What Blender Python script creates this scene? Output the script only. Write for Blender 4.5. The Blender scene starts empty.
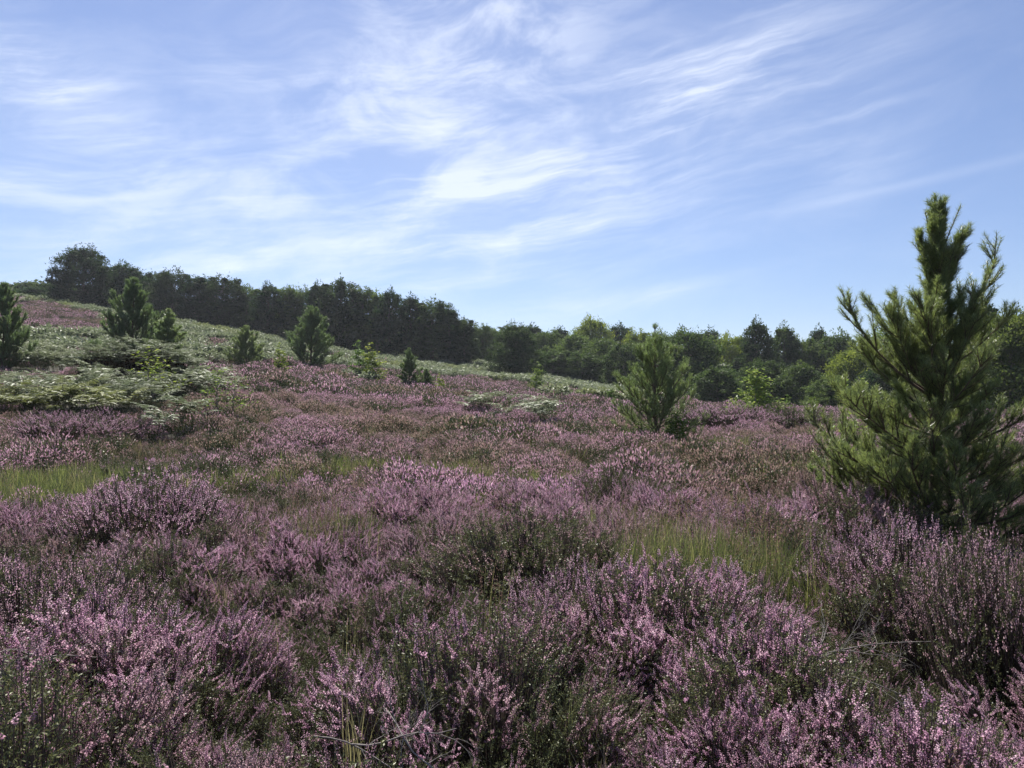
import bpy, math
import numpy as np
from mathutils import Vector, Matrix

R = math.radians
F, CX, HY = 760.0, 512.0, 400.0          # focal length in pixels, principal column, horizon row
EYE = 1.45
SUN_AZ, SUN_EL = R(-15), R(53)           # azimuth measured clockwise from +Y
scene = bpy.context.scene
COL = scene.collection

# ------------------------------------------------------------------ noise
_tab = np.random.default_rng(101).random((16, 256, 256))


def vnoise(x, y, s=0):
    x = np.asarray(x, float); y = np.asarray(y, float)
    i = np.floor(x).astype(int); j = np.floor(y).astype(int)
    fx = x - i; fy = y - j
    fx = fx * fx * (3 - 2 * fx); fy = fy * fy * (3 - 2 * fy)
    t = _tab[s]
    a = t[i & 255, j & 255]; b = t[(i + 1) & 255, j & 255]
    c = t[i & 255, (j + 1) & 255]; d = t[(i + 1) & 255, (j + 1) & 255]
    return (a * (1 - fx) + b * fx) * (1 - fy) + (c * (1 - fx) + d * fx) * fy


def fbm(x, y, s=0, o=4):
    v = 0; a = 0.5; n = 0
    for k in range(o):
        v = v + a * vnoise(np.asarray(x) * 2 ** k + 17.3 * k, np.asarray(y) * 2 ** k + 9.1 * k, s); n += a; a *= 0.5
    return v / n


# ------------------------------------------------------------------ terrain
_ctl = []
for X in (-14, -7, 0, 7, 14):
    for Y in (-12, -4, 2, 6, 10):
        _ctl.append((X, Y, 0.0))


def ctl(px, py, Y, veg=0.5):
    _ctl.append(((px - CX) / F * Y, Y, EYE + (HY - py) * Y / F - veg))


for Y, rows in {
    14: ((-300, 440), (0, 447), (250, 448), (500, 449), (760, 449), (1024, 449), (1300, 449)),
    20: ((-300, 400), (0, 408), (120, 412), (250, 417), (500, 428), (760, 434), (1024, 436), (1350, 436)),
    30: ((-300, 355), (0, 364), (120, 370), (250, 386), (400, 399), (600, 411), (760, 417), (1024, 420), (1350, 422)),
    50: ((-300, 312), (0, 330), (130, 340), (250, 359), (400, 380), (520, 389), (620, 398), (760, 408), (1024, 413), (1350, 416)),
    80: ((-300, 284), (0, 305), (100, 316), (200, 329), (300, 349), (400, 367), (520, 377), (600, 388), (760, 405), (1024, 410), (1350, 412)),
    106: ((-300, 270), (0, 297), (100, 305), (200, 326), (300, 345), (400, 359), (470, 362), (600, 384), (760, 402), (1024, 406), (1350, 408)),
    170: ((-300, 262), (0, 300), (200, 330), (400, 354), (600, 372), (760, 386), (1024, 388), (1350, 392)),
}.items():
    for px, py in rows:
        ctl(px, py, Y)
_C = np.array(_ctl)
_P = _C[:, :2] / 50.0


def _phi(d2):
    return 0.5 * d2 * np.log(d2 + 1e-9)


_n = len(_P)
_K = _phi(((_P[:, None] - _P[None]) ** 2).sum(-1)) + 0.0008 * np.eye(_n)
_A = np.zeros((_n + 3, _n + 3)); _A[:_n, :_n] = _K
_A[:_n, _n] = 1; _A[:_n, _n + 1:] = _P; _A[_n, :_n] = 1; _A[_n + 1:, :_n] = _P.T
_W = np.linalg.solve(_A, np.concatenate([_C[:, 2], [0, 0, 0]]))


def hgt(X, Y):
    X = np.asarray(X, float); Y = np.asarray(Y, float)
    x = np.clip(X, -130, 150) / 50.0; y = np.clip(Y, -12, 190) / 50.0
    sh = x.shape
    p = np.stack([x.ravel(), y.ravel()], -1)
    out = np.empty(len(p))
    for k in range(0, len(p), 20000):
        q = p[k:k + 20000]
        d2 = ((q[:, None] - _P[None]) ** 2).sum(-1)
        out[k:k + 20000] = _phi(d2) @ _W[:_n] + _W[_n] + q @ _W[_n + 1:]
    out = out.reshape(sh)
    dist = np.hypot(X, Y)
    amp = np.clip((dist - 2) / 10, 0, 1)
    return out + amp * (0.30 * (fbm(X / 5.0, Y / 5.0, 1, 3) - 0.5) + 0.5 * (fbm(X / 17.0, Y / 17.0, 2, 2) - 0.5))


def h1(x, y):
    return float(hgt(np.array([x]), np.array([y]))[0])


def upx(px, Y):
    return (px - CX) / F * Y


# ------------------------------------------------------------------ mesh buffer
class Buf:
    def __init__(self):
        self.v = []; self.f = []; self.m = []; self.r = []; self.n = 0

    def add(self, verts, faces, mat=0, rnd=0.5):
        verts = np.asarray(verts, float); faces = np.asarray(faces, int)
        if len(verts) == 0 or len(faces) == 0:
            return
        self.v.append(verts); self.f.append(faces + self.n)
        self.m.append(np.full(len(faces), mat, int))
        self.r.append(np.broadcast_to(np.asarray(rnd, float), (len(verts),)).copy())
        self.n += len(verts)

    def mesh(self, name, mats, smooth=False):
        me = bpy.data.meshes.new(name)
        v = np.concatenate(self.v)
        li, ls, mi = [], [], []
        pos = 0
        for f, m in zip(self.f, self.m):
            k = f.shape[1]
            li.append(f.ravel()); ls.append(pos + np.arange(len(f)) * k); mi.append(m); pos += f.size
        li = np.concatenate(li); ls = np.concatenate(ls); mi = np.concatenate(mi)
        me.vertices.add(len(v)); me.vertices.foreach_set('co', v.astype(np.float32).ravel())
        me.loops.add(len(li)); me.loops.foreach_set('vertex_index', li.astype(np.int32))
        me.polygons.add(len(ls)); me.polygons.foreach_set('loop_start', ls.astype(np.int32))
        me.update(calc_edges=True)
        me.polygons.foreach_set('material_index', mi.astype(np.int32))
        if smooth:
            me.polygons.foreach_set('use_smooth', np.ones(len(ls), bool))
        a = me.attributes.new('rnd', 'FLOAT', 'POINT')
        a.data.foreach_set('value', np.concatenate(self.r).astype(np.float32))
        for m in mats:
            me.materials.append(m)
        me.validate()
        return me


def frame(d):
    """two unit vectors across each direction"""
    d = np.asarray(d, float)
    up = np.where(np.abs(d[:, 2:3]) < 0.9, np.array([[0, 0, 1.0]]), np.array([[1.0, 0, 0]]))
    u = np.cross(d, up); u /= np.linalg.norm(u, axis=1, keepdims=True) + 1e-9
    return u, np.cross(d, u)


def unit(a):
    a = np.asarray(a, float)
    return a / (np.linalg.norm(a, axis=-1, keepdims=True) + 1e-9)


def add_segments(B, segs, mat, sides=4, rnd=0.5):
    """tapered sticks: rows of p0(3) p1(3) r0 r1"""
    if not len(segs):
        return
    s = np.asarray(segs, float)
    d = unit(s[:, 3:6] - s[:, 0:3]); u, w = frame(d)
    a = np.arange(sides) * 2 * np.pi / sides
    ring = np.cos(a)[None, :, None] * u[:, None] + np.sin(a)[None, :, None] * w[:, None]
    v0 = s[:, None, 0:3] + ring * s[:, None, 6:7]; v1 = s[:, None, 3:6] + ring * s[:, None, 7:8]
    V = np.concatenate([v0, v1], 1).reshape(-1, 3)
    base = np.arange(len(s))[:, None] * 2 * sides
    k = np.arange(sides); k2 = (k + 1) % sides
    fc = np.stack([k, k2, k2 + sides, k + sides], -1)[None] + base[:, :, None]
    B.add(V, fc.reshape(-1, 4), mat, rnd)


def add_tube(B, pts, rads, mat, sides=8, rnd=0.5):
    pts = np.asarray(pts, float); n = len(pts)
    d = np.gradient(pts, axis=0); d = unit(d); u, w = frame(d)
    for i in range(1, n):                               # keep the frame from twisting
        uu = u[i - 1] - d[i] * np.dot(u[i - 1], d[i]); u[i] = uu / (np.linalg.norm(uu) + 1e-9); w[i] = np.cross(d[i], u[i])
    a = np.arange(sides) * 2 * np.pi / sides
    V = pts[:, None] + (np.cos(a)[None, :, None] * u[:, None] + np.sin(a)[None, :, None] * w[:, None]) * np.asarray(rads)[:, None, None]
    k = np.arange(sides); k2 = (k + 1) % sides
    fc = np.concatenate([np.stack([k + i * sides, k2 + i * sides, k2 + (i + 1) * sides, k + (i + 1) * sides], -1) for i in range(n - 1)])
    B.add(V.reshape(-1, 3), fc, mat, rnd)


def add_leaves(B, P, D, Nn, L, Wd, mat, rnd):
    """diamond leaves: from P along D, lying across Nn"""
    n = len(P)
    if not n:
        return
    D = unit(D); S = unit(np.cross(D, Nn)); up = np.cross(S, D)
    L = np.broadcast_to(L, (n,))[:, None]; Wd = np.broadcast_to(Wd, (n,))[:, None]
    mid = P + D * L * 0.45 + up * L * 0.06
    V = np.stack([P, mid + S * Wd * 0.5, P + D * L, mid - S * Wd * 0.5], 1).reshape(-1, 3)
    fc = np.arange(n)[:, None] * 4 + np.arange(4)[None]
    B.add(V, fc, mat, np.repeat(np.broadcast_to(rnd, (n,)), 4))


def add_needles(B, P, D, L, Wd, mat, rnd, rng):
    """one thin triangle per needle"""
    n = len(P)
    if not n:
        return
    D = unit(D); S = unit(np.cross(D, rng.normal(size=(n, 3))))
    L = np.broadcast_to(L, (n,))[:, None]
    V = np.stack([P - S * Wd * .5, P + S * Wd * .5, P + D * L], 1).reshape(-1, 3)
    B.add(V, np.arange(n)[:, None] * 3 + np.arange(3)[None], mat, np.repeat(np.broadcast_to(rnd, (n,)), 3))


def add_bells(B, P, O, size, mat, rnd, rng, sides=3):
    """small open flower bells: tip at P, rim out along O"""
    n = len(P)
    if not n:
        return
    O = unit(O); u, w = frame(O)
    size = np.broadcast_to(size, (n,))[:, None, None]
    a = np.arange(sides) * 2 * np.pi / sides
    a = a[None] + rng.random((n, 1)) * 6.28
    ring = P[:, None] + O[:, None] * size + (np.cos(a)[..., None] * u[:, None] + np.sin(a)[..., None] * w[:, None]) * size * 0.62
    V = np.concatenate([P[:, None], ring], 1).reshape(-1, 3)
    k = np.arange(sides); k2 = (k + 1) % sides
    fc = np.stack([np.zeros(sides, int), k + 1, k2 + 1], -1)[None] + np.arange(n)[:, None, None] * (sides + 1)
    B.add(V, fc.reshape(-1, 3), mat, np.repeat(np.broadcast_to(rnd, (n,)), sides + 1))


# ------------------------------------------------------------------ node helpers
class X:
    """a value in a node tree, with arithmetic"""
    def __init__(s, nt, sock): s.nt = nt; s.k = sock
    def _m(s, op, *o):
        n = s.nt.nodes.new('ShaderNodeMath'); n.operation = op
        for i, q in enumerate((s,) + o):
            if isinstance(q, X): s.nt.links.new(q.k, n.inputs[i])
            else: n.inputs[i].default_value = q
        return X(s.nt, n.outputs[0])
    def __add__(s, o): return s._m('ADD', o)
    def __sub__(s, o): return s._m('SUBTRACT', o)
    def __mul__(s, o): return s._m('MULTIPLY', o)
    def __truediv__(s, o): return s._m('DIVIDE', o)
    def __pow__(s, o): return s._m('POWER', o)
    def clamp(s, lo=0., hi=1.): return s._m('MAXIMUM', lo)._m('MINIMUM', hi)
    def smooth(s, lo, hi):
        n = s.nt.nodes.new('ShaderNodeMapRange'); n.interpolation_type = 'SMOOTHSTEP'
        s.nt.links.new(s.k, n.inputs[0]); n.inputs[1].default_value = lo; n.inputs[2].default_value = hi
        return X(s.nt, n.outputs[0])


def new_mat(name):
    m = bpy.data.materials.new(name); m.use_nodes = True
    nt = m.node_tree; nt.nodes.clear()
    out = nt.nodes.new('ShaderNodeOutputMaterial')
    return m, nt, out


def attr(nt, name, typ='GEOMETRY'):
    n = nt.nodes.new('ShaderNodeAttribute'); n.attribute_name = name; n.attribute_type = typ
    return n


def ramp(nt, fac, stops):
    n = nt.nodes.new('ShaderNodeValToRGB'); cr = n.color_ramp
    while len(cr.elements) < len(stops): cr.elements.new(0.5)
    for e, (p, c) in zip(cr.elements, stops):
        e.position = p; e.color = (*c, 1)
    if isinstance(fac, X): fac = fac.k
    nt.links.new(fac, n.inputs[0])
    return n.outputs[0]


def mixc(nt, fac, a, b, mode='MIX'):
    n = nt.nodes.new('ShaderNodeMix'); n.data_type = 'RGBA'; n.blend_type = mode
    for s, q in ((n.inputs[0], fac), (n.inputs[6], a), (n.inputs[7], b)):
        if isinstance(q, X): q = q.k
        if isinstance(q, bpy.types.NodeSocket): nt.links.new(q, s)
        elif isinstance(q, tuple): s.default_value = (*q, 1)
        else: s.default_value = q
    return n.outputs[2]


def leafy(nt, out, col, trans=0.3, gloss=0.04, rough=0.5, tcol=None):
    """thin leaf: diffuse + light passing through + a little sheen"""
    d = nt.nodes.new('ShaderNodeBsdfDiffuse'); t = nt.nodes.new('ShaderNodeBsdfTranslucent')
    g = nt.nodes.new('ShaderNodeBsdfGlossy'); g.inputs['Roughness'].default_value = rough
    g.inputs['Color'].default_value = (1, 1, 1, 1)
    nt.links.new(col, d.inputs[0]); nt.links.new(tcol or col, t.inputs[0])
    m1 = nt.nodes.new('ShaderNodeMixShader'); m1.inputs[0].default_value = trans
    nt.links.new(d.outputs[0], m1.inputs[1]); nt.links.new(t.outputs[0], m1.inputs[2])
    m2 = nt.nodes.new('ShaderNodeMixShader'); m2.inputs[0].default_value = gloss
    nt.links.new(m1.outputs[0], m2.inputs[1]); nt.links.new(g.outputs[0], m2.inputs[2])
    nt.links.new(m2.outputs[0], out.inputs[0])


def objcol(nt):
    return nt.nodes.new('ShaderNodeObjectInfo').outputs['Color']


# ------------------------------------------------------------------ materials
def heather_mats():
    # petals: rnd gives lilac to pale pink, tint (per plant) turns them towards rusty brown
    m, nt, out = new_mat('heather_petals')
    rnd = attr(nt, 'rnd').outputs['Fac']; ti = X(nt, attr(nt, 'tint', 'INSTANCER').outputs['Fac'])
    c1 = ramp(nt, rnd, [(0, (.39, .195, .31)), (.4, (.60, .35, .485)), (.75, (.72, .48, .60)), (1, (.80, .62, .69))])
    c2 = ramp(nt, rnd, [(0, (.20, .12, .105)), (.5, (.33, .245, .19)), (1, (.50, .39, .33))])
    leafy(nt, out, mixc(nt, ti, c1, c2), 0.48, 0.0)
    petal = m
    m, nt, out = new_mat('heather_leaves')
    rnd = attr(nt, 'rnd').outputs['Fac']
    c = ramp(nt, rnd, [(0, (.045, .056, .026)), (.6, (.105, .122, .048)), (1, (.19, .195, .075))])
    leafy(nt, out, c, 0.2, 0.03, .45)
    leaf = m
    m, nt, out = new_mat('heather_stems')
    rnd = attr(nt, 'rnd').outputs['Fac']
    c = ramp(nt, rnd, [(0, (.035, .026, .022)), (1, (.13, .10, .085))])
    leafy(nt, out, c, 0.0, 0.02, .6)
    return petal, leaf, m


PETAL, HLEAF, HSTEM = heather_mats()


def ramp_leaf(name, stops, trans, gloss, rough=.5, tint=None, use_obj=False):
    m, nt, out = new_mat(name)
    rnd = attr(nt, 'rnd').outputs['Fac']
    c = ramp(nt, rnd, stops)
    if tint:
        ti = attr(nt, 'tint', 'INSTANCER').outputs['Fac']
        c = mixc(nt, ti, c, ramp(nt, rnd, tint))
    if use_obj:
        c = mixc(nt, 1.0, c, objcol(nt), 'MULTIPLY')
    leafy(nt, out, c, trans, gloss, rough)
    return m


BRACKEN = ramp_leaf('bracken_fronds', [(0, (.07, .095, .05)), (.6, (.16, .195, .105)), (1, (.30, .33, .21))], .38, .035, .5,
                    tint=[(0, (.10, .12, .03)), (1, (.24, .26, .06))])
BRSTEM = ramp_leaf('bracken_stalk', [(0, (.06, .07, .03)), (1, (.14, .13, .06))], 0, .02)
GRASS = ramp_leaf('grass_blades', [(0, (.06, .085, .026)), (.6, (.15, .185, .05)), (1, (.30, .31, .10))], .48, .04, .4,
                  tint=[(0, (.13, .10, .06)), (1, (.30, .23, .15))])
SEED = ramp_leaf('grass_seed_heads', [(0, (.15, .09, .07)), (1, (.33, .22, .18))], .3, .0)
NEEDLE = ramp_leaf('pine_needles', [(0, (.075, .115, .045)), (.55, (.19, .25, .085)), (1, (.33, .39, .14))], .52, .06, .4, use_obj=True)
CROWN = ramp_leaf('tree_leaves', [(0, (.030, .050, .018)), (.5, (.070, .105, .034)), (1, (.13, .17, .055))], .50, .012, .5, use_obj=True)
BIRCHLEAF = ramp_leaf('birch_leaves', [(0, (.055, .095, .022)), (.6, (.11, .165, .036)), (1, (.19, .24, .06))], .42, .015, .4, use_obj=True)


def bark_mat(name, a, b, scale):
    m, nt, out = new_mat(name)
    tc = nt.nodes.new('ShaderNodeTexCoord'); mp = nt.nodes.new('ShaderNodeMapping')
    mp.inputs['Scale'].default_value = (scale, scale, scale * .25)
    nt.links.new(tc.outputs['Object'], mp.inputs[0])
    no = nt.nodes.new('ShaderNodeTexNoise'); no.inputs['Scale'].default_value = 1; no.inputs['Detail'].default_value = 6
    nt.links.new(mp.outputs[0], no.inputs[0])
    p = nt.nodes.new('ShaderNodeBsdfPrincipled'); p.inputs['Roughness'].default_value = .9
    nt.links.new(ramp(nt, no.outputs[0], [(.3, a), (.7, b)]), p.inputs['Base Color'])
    bu = nt.nodes.new('ShaderNodeBump'); bu.inputs['Strength'].default_value = .5; bu.inputs['Distance'].default_value = .02
    nt.links.new(no.outputs[0], bu.inputs['Height']); nt.links.new(bu.outputs[0], p.inputs['Normal'])
    nt.links.new(p.outputs[0], out.inputs[0])
    return m


BARK = bark_mat('pine_bark', (.05, .038, .030), (.17, .115, .08), 25)
DARKBARK = bark_mat('tree_bark', (.06, .05, .042), (.20, .16, .125), 6)
BIRCHBARK = bark_mat('birch_bark', (.08, .06, .05), (.30, .27, .23), 30)
DEADWOOD = bark_mat('dead_wood', (.10, .085, .075), (.27, .24, .215), 40)


def ground_mat():
    m, nt, out = new_mat('heath_soil')
    tc = nt.nodes.new('ShaderNodeTexCoord')
    def nz(s, d=8):
        n = nt.nodes.new('ShaderNodeTexNoise'); n.inputs['Scale'].default_value = s; n.inputs['Detail'].default_value = d
        nt.links.new(tc.outputs['Object'], n.inputs[0]); return n.outputs[0]
    a = ramp(nt, nz(9), [(.3, (.020, .017, .012)), (.55, (.045, .040, .022)), (.75, (.075, .07, .032))])
    b = ramp(nt, nz(1.7), [(.35, (.035, .038, .02)), (.65, (.05, .038, .032))])
    c = mixc(nt, X(nt, nz(.25, 4)).smooth(.4, .65) * .6, a, b)
    p = nt.nodes.new('ShaderNodeBsdfPrincipled'); p.inputs['Roughness'].default_value = .95
    nt.links.new(c, p.inputs['Base Color'])
    bu = nt.nodes.new('ShaderNodeBump'); bu.inputs['Strength'].default_value = .8; bu.inputs['Distance'].default_value = .05
    nt.links.new(nz(14), bu.inputs['Height']); nt.links.new(bu.outputs[0], p.inputs['Normal'])
    nt.links.new(p.outputs[0], out.inputs[0])
    return m


# ------------------------------------------------------------------ objects
def link(name, me, parent=None):
    o = bpy.data.objects.new(name, me); COL.objects.link(o)
    if parent: o.parent = parent
    return o


def thing(name, label, cat, loc, rz=0, sc=1, group=None):
    o = bpy.data.objects.new(name, None); COL.objects.link(o)
    o.empty_display_size = .2
    o.location = loc; o.rotation_euler = (0, 0, rz)
    o.scale = sc if isinstance(sc, tuple) else (sc, sc, sc)
    o['label'] = label; o['category'] = cat
    if group: o['group'] = group
    return o


def ground():
    core_x = np.arange(-140, 161, 1.25); core_y = np.arange(-14, 200, 1.25)
    far = np.array([8, 20, 45, 90, 180, 400, 900, 1800.])
    xs = np.concatenate([core_x[0] - far[::-1], core_x, core_x[-1] + far])
    ys = np.concatenate([core_y[0] - far[::-1], core_y, core_y[-1] + far])
    GX, GY = np.meshgrid(xs, ys)
    Z = hgt(GX, GY)
    V = np.stack([GX, GY, Z], -1).reshape(-1, 3)
    nx, ny = len(xs), len(ys)
    i = (np.arange(ny - 1)[:, None] * nx + np.arange(nx - 1)[None]).ravel()
    B = Buf(); B.add(V, np.stack([i, i + 1, i + 1 + nx, i + nx], -1))
    o = link('ground', B.mesh('ground', [ground_mat()], True)); o['kind'] = 'structure'


ground()


def scatter(name, src, pts, col=(1, 1, 1)):
    """one stuff object: points with rot / scl / idx / tint and geometry nodes that set a plant on each"""
    me = bpy.data.meshes.new(name)
    P = pts['p']; n = len(P)
    me.vertices.add(n); me.vertices.foreach_set('co', P.astype(np.float32).ravel())
    a = me.attributes.new('rot', 'FLOAT_VECTOR', 'POINT'); a.data.foreach_set('vector', pts['rot'].astype(np.float32).ravel())
    a = me.attributes.new('scl', 'FLOAT_VECTOR', 'POINT'); a.data.foreach_set('vector', pts['scl'].astype(np.float32).ravel())
    a = me.attributes.new('idx', 'INT', 'POINT'); a.data.foreach_set('value', pts['idx'].astype(np.int32))
    a = me.attributes.new('tint', 'FLOAT', 'POINT'); a.data.foreach_set('value', pts['tint'].astype(np.float32))
    o = link(name, me); o['kind'] = 'stuff'
    coll = bpy.data.collections.new(name + '_plants')          # not linked to the scene
    for k, m in enumerate(src):
        po = bpy.data.objects.new('%s_plant_%02d' % (name, k), m); po.color = (*col, 1); coll.objects.link(po)
    ng = bpy.data.node_groups.new(name + '_scatter', 'GeometryNodeTree')
    ng.interface.new_socket('Geometry', in_out='INPUT', socket_type='NodeSocketGeometry')
    ng.interface.new_socket('Geometry', in_out='OUTPUT', socket_type='NodeSocketGeometry')
    N = ng.nodes; gi = N.new('NodeGroupInput'); go = N.new('NodeGroupOutput')
    ip = N.new('GeometryNodeInstanceOnPoints'); ci = N.new('GeometryNodeCollectionInfo')
    ci.inputs['Collection'].default_value = coll
    ci.inputs['Separate Children'].default_value = True; ci.inputs['Reset Children'].default_value = True
    def na(nm, t):
        q = N.new('GeometryNodeInputNamedAttribute'); q.data_type = t; q.inputs['Name'].default_value = nm
        return q.outputs['Attribute']
    er = N.new('FunctionNodeEulerToRotation')
    Lk = ng.links
    Lk.new(na('rot', 'FLOAT_VECTOR'), er.inputs[0])
    mp = N.new('GeometryNodeMeshToPoints')
    Lk.new(gi.outputs[0], ip.inputs['Points'])
    N.remove(mp)
    Lk.new(ci.outputs[0], ip.inputs['Instance']); ip.inputs['Pick Instance'].default_value = True
    Lk.new(na('idx', 'INT'), ip.inputs['Instance Index'])
    Lk.new(er.outputs[0], ip.inputs['Rotation']); Lk.new(na('scl', 'FLOAT_VECTOR'), ip.inputs['Scale'])
    Lk.new(ip.outputs[0], go.inputs[0])
    md = o.modifiers.new('scatter', 'NODES'); md.node_group = ng
    return o


# ------------------------------------------------------------------ heather
def heather_tuft(seed, nmain, fsz, spread=.16, H=.62, sides=.75, step=.0042, flowery=.86, split=False, base_spread=.05, leaf=1.0, stemr=.0018):
    """one spray of heather: wiry stems, scale leaves and spikes of tiny bells"""
    rng = np.random.default_rng(seed)
    B = Buf(); Bf = Buf() if split else B
    segs = []; segr = []
    FP, FO, FR, FS = [], [], [], []
    LP, LD, LR = [], [], []

    def raceme(p0, d, L, fl, tone):
        if fl:
            n = max(4, int(L / step))
            t = (np.arange(n) + rng.random(n)) / n
            a = np.arange(n) * 2.4 + rng.random() * 6
            u, w = frame(d[None])
            o = np.cos(a)[:, None] * u + np.sin(a)[:, None] * w
            bend = np.array([rng.normal(), rng.normal(), 0]) * .17 * L
            FP.append(p0 + d * (t * L)[:, None] + bend * (t ** 2)[:, None] + o * .0012)
            FO.append(o + d * .25 + np.array([0, 0, -.15]))
            FR.append(np.clip(tone + rng.normal(0, .17, n), 0, 1))
            FS.append(fsz * (1.1 - .55 * t) * rng.uniform(.75, 1.2, n))
            segs.append(np.concatenate([p0, p0 + d * L, [stemr * .6, stemr * .3]]))
        n = int(L / .004 * leaf * (.45 if fl else 1.0)) + 1
        t = rng.random(n) * (.55 if fl else 1)
        a = rng.random(n) * 6.28
        u, w = frame(d[None])
        o = np.cos(a)[:, None] * u + np.sin(a)[:, None] * w
        LP.append(p0 + d * (t * L)[:, None]); LD.append(o + d * .8); LR.append(rng.random(n))

    for k in range(nmain):
        az = rng.random() * 6.28; q = math.sqrt(rng.random())
        lean = q * spread * 2.0
        h = H * rng.uniform(.58, 1.08) * (1 - .25 * q * q)
        b = np.array([math.cos(az), math.sin(az), 0]) * base_spread * q
        tip = b + np.array([math.cos(az) * lean * H, math.sin(az) * lean * H, h]) + np.append(rng.normal(0, .045, 2), 0)
        mid = b * .5 + tip * .5 + np.array([math.cos(az), math.sin(az), -.3]) * lean * .12 + np.append(rng.normal(0, .02, 2), 0)
        def P(t): return (1 - t) ** 2 * b + 2 * t * (1 - t) * mid + t * t * tip
        ts = np.linspace(0, 1, 6)
        pp = np.array([P(t) for t in ts])
        for i in range(5):
            segs.append(np.concatenate([pp[i], pp[i + 1], [stemr * (2.0 - .3 * i), stemr * (1.7 - .3 * i)]]))
        tone = rng.uniform(.25, .75)
        fl = rng.random() < flowery
        raceme(pp[3] * .4 + pp[4] * .6, unit(pp[5] - pp[4]) , np.linalg.norm(pp[5] - pp[4]) * rng.uniform(.8, 1.4), fl, tone)
        for j in range(int(rng.integers(2, 5))):
            t = rng.uniform(.56, .92); d0 = unit(P(min(t + .05, 1)) - P(t - .05))
            d = unit(d0 + rng.normal(0, .42, 3) + np.array([0, 0, .25]))
            raceme(P(t), d, rng.uniform(.035, .105) * (H / .62), fl and rng.random() < sides + .2, tone)
        n = int(70 * leaf)
        t = rng.uniform(.18, .86, n)
        pos = np.array([P(x) for x in t]) + rng.normal(0, .02, (n, 3))
        LP.append(pos); LD.append(rng.normal(0, 1, (n, 3)) + np.array([0, 0, .8])); LR.append(rng.random(n) * .8)
    add_segments(B, segs, 2, 3, rng.random())
    LP = np.concatenate(LP); LD = np.concatenate(LD); LR = np.concatenate(LR)
    add_leaves(B, LP, LD, rng.normal(size=LP.shape), .012 * (fsz / .006) ** .8, .0042 * (fsz / .006) ** .8, 1, LR)
    if FP:
        FP = np.concatenate(FP); FO = np.concatenate(FO)
        add_bells(Bf, FP, FO, np.concatenate(FS), 0, np.concatenate(FR), rng)
    return (B, Bf) if split else B


def heather_dome(seed, n=95, R_=.19, H=.55, fsz=.0069, step=.0028, flowery=.80, body=800, split=False, Ls=1.0, leafsz=1.0):
    """low bushy heather: short plump spikes crowding the top of a dark leafy body"""
    rng = np.random.default_rng(seed); B = Buf(); Bf = Buf() if split else B; segs = []
    FP, FO, FR, FS, LP, LD, LR = [], [], [], [], [], [], []
    for i in range(n):
        a = i * 2.4 + rng.normal(0, .2); q = math.sqrt((i + .5) / n)
        o = np.array([math.cos(a), math.sin(a), 0])
        p = o * q * R_ + np.array([0, 0, H * (1 - .42 * q * q) * rng.uniform(.80, 1.04)])
        d = unit(o * q * .75 + np.array([0, 0, 1.]) + rng.normal(0, .28, 3)); L = rng.uniform(.035, .095) * Ls
        fl = rng.random() < flowery; tone = rng.uniform(.35, .92)
        b = o * q * .06; m = (b + p - d * L) * .5 + o * q * R_ * .12
        segs += [np.concatenate([b, m, [.003, .0022]]), np.concatenate([m, p - d * L, [.0022, .0015]]), np.concatenate([p - d * L, p, [.0013, .0006]])]
        u, w = frame(d[None])
        k = int(L / step) if fl else int(L / .0035)
        t = (np.arange(k) + rng.random(k)) / k; an = np.arange(k) * 2.4 + rng.random() * 6
        oo = np.cos(an)[:, None] * u + np.sin(an)[:, None] * w
        bend = rng.normal(0, .16, 3) * L
        pp = p - d * L + d * (t * L)[:, None] + bend * (t ** 2)[:, None]
        if fl:
            FP.append(pp); FO.append(oo + d * .25 - np.array([0, 0, .15])); FR.append(np.clip(tone + rng.normal(0, .10, k), 0, 1)); FS.append(fsz * (1.1 - .6 * t) * rng.uniform(.75, 1.2, k))
        else:
            LP.append(pp); LD.append(oo + d * .9); LR.append(rng.uniform(.3, 1, k))
    a = rng.random(body) * 6.28; q = np.sqrt(rng.random(body)) * 1.02
    LP.append(np.stack([np.cos(a) * q * R_, np.sin(a) * q * R_, H * (1 - .42 * q * q) * rng.uniform(.12, .95, body)], -1))
    LD.append(rng.normal(0, .7, (body, 3)) + [0, 0, .8]); LR.append(rng.random(body) * .8)
    LP = np.concatenate(LP)
    add_segments(B, segs, 2, 3, rng.random())
    add_leaves(B, LP, np.concatenate(LD), rng.normal(size=LP.shape), .013 * leafsz, .0046 * leafsz, 1, np.concatenate(LR))
    add_bells(Bf, np.concatenate(FP), np.concatenate(FO), np.concatenate(FS), 0, np.concatenate(FR), rng)
    return (B, Bf) if split else B


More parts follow.
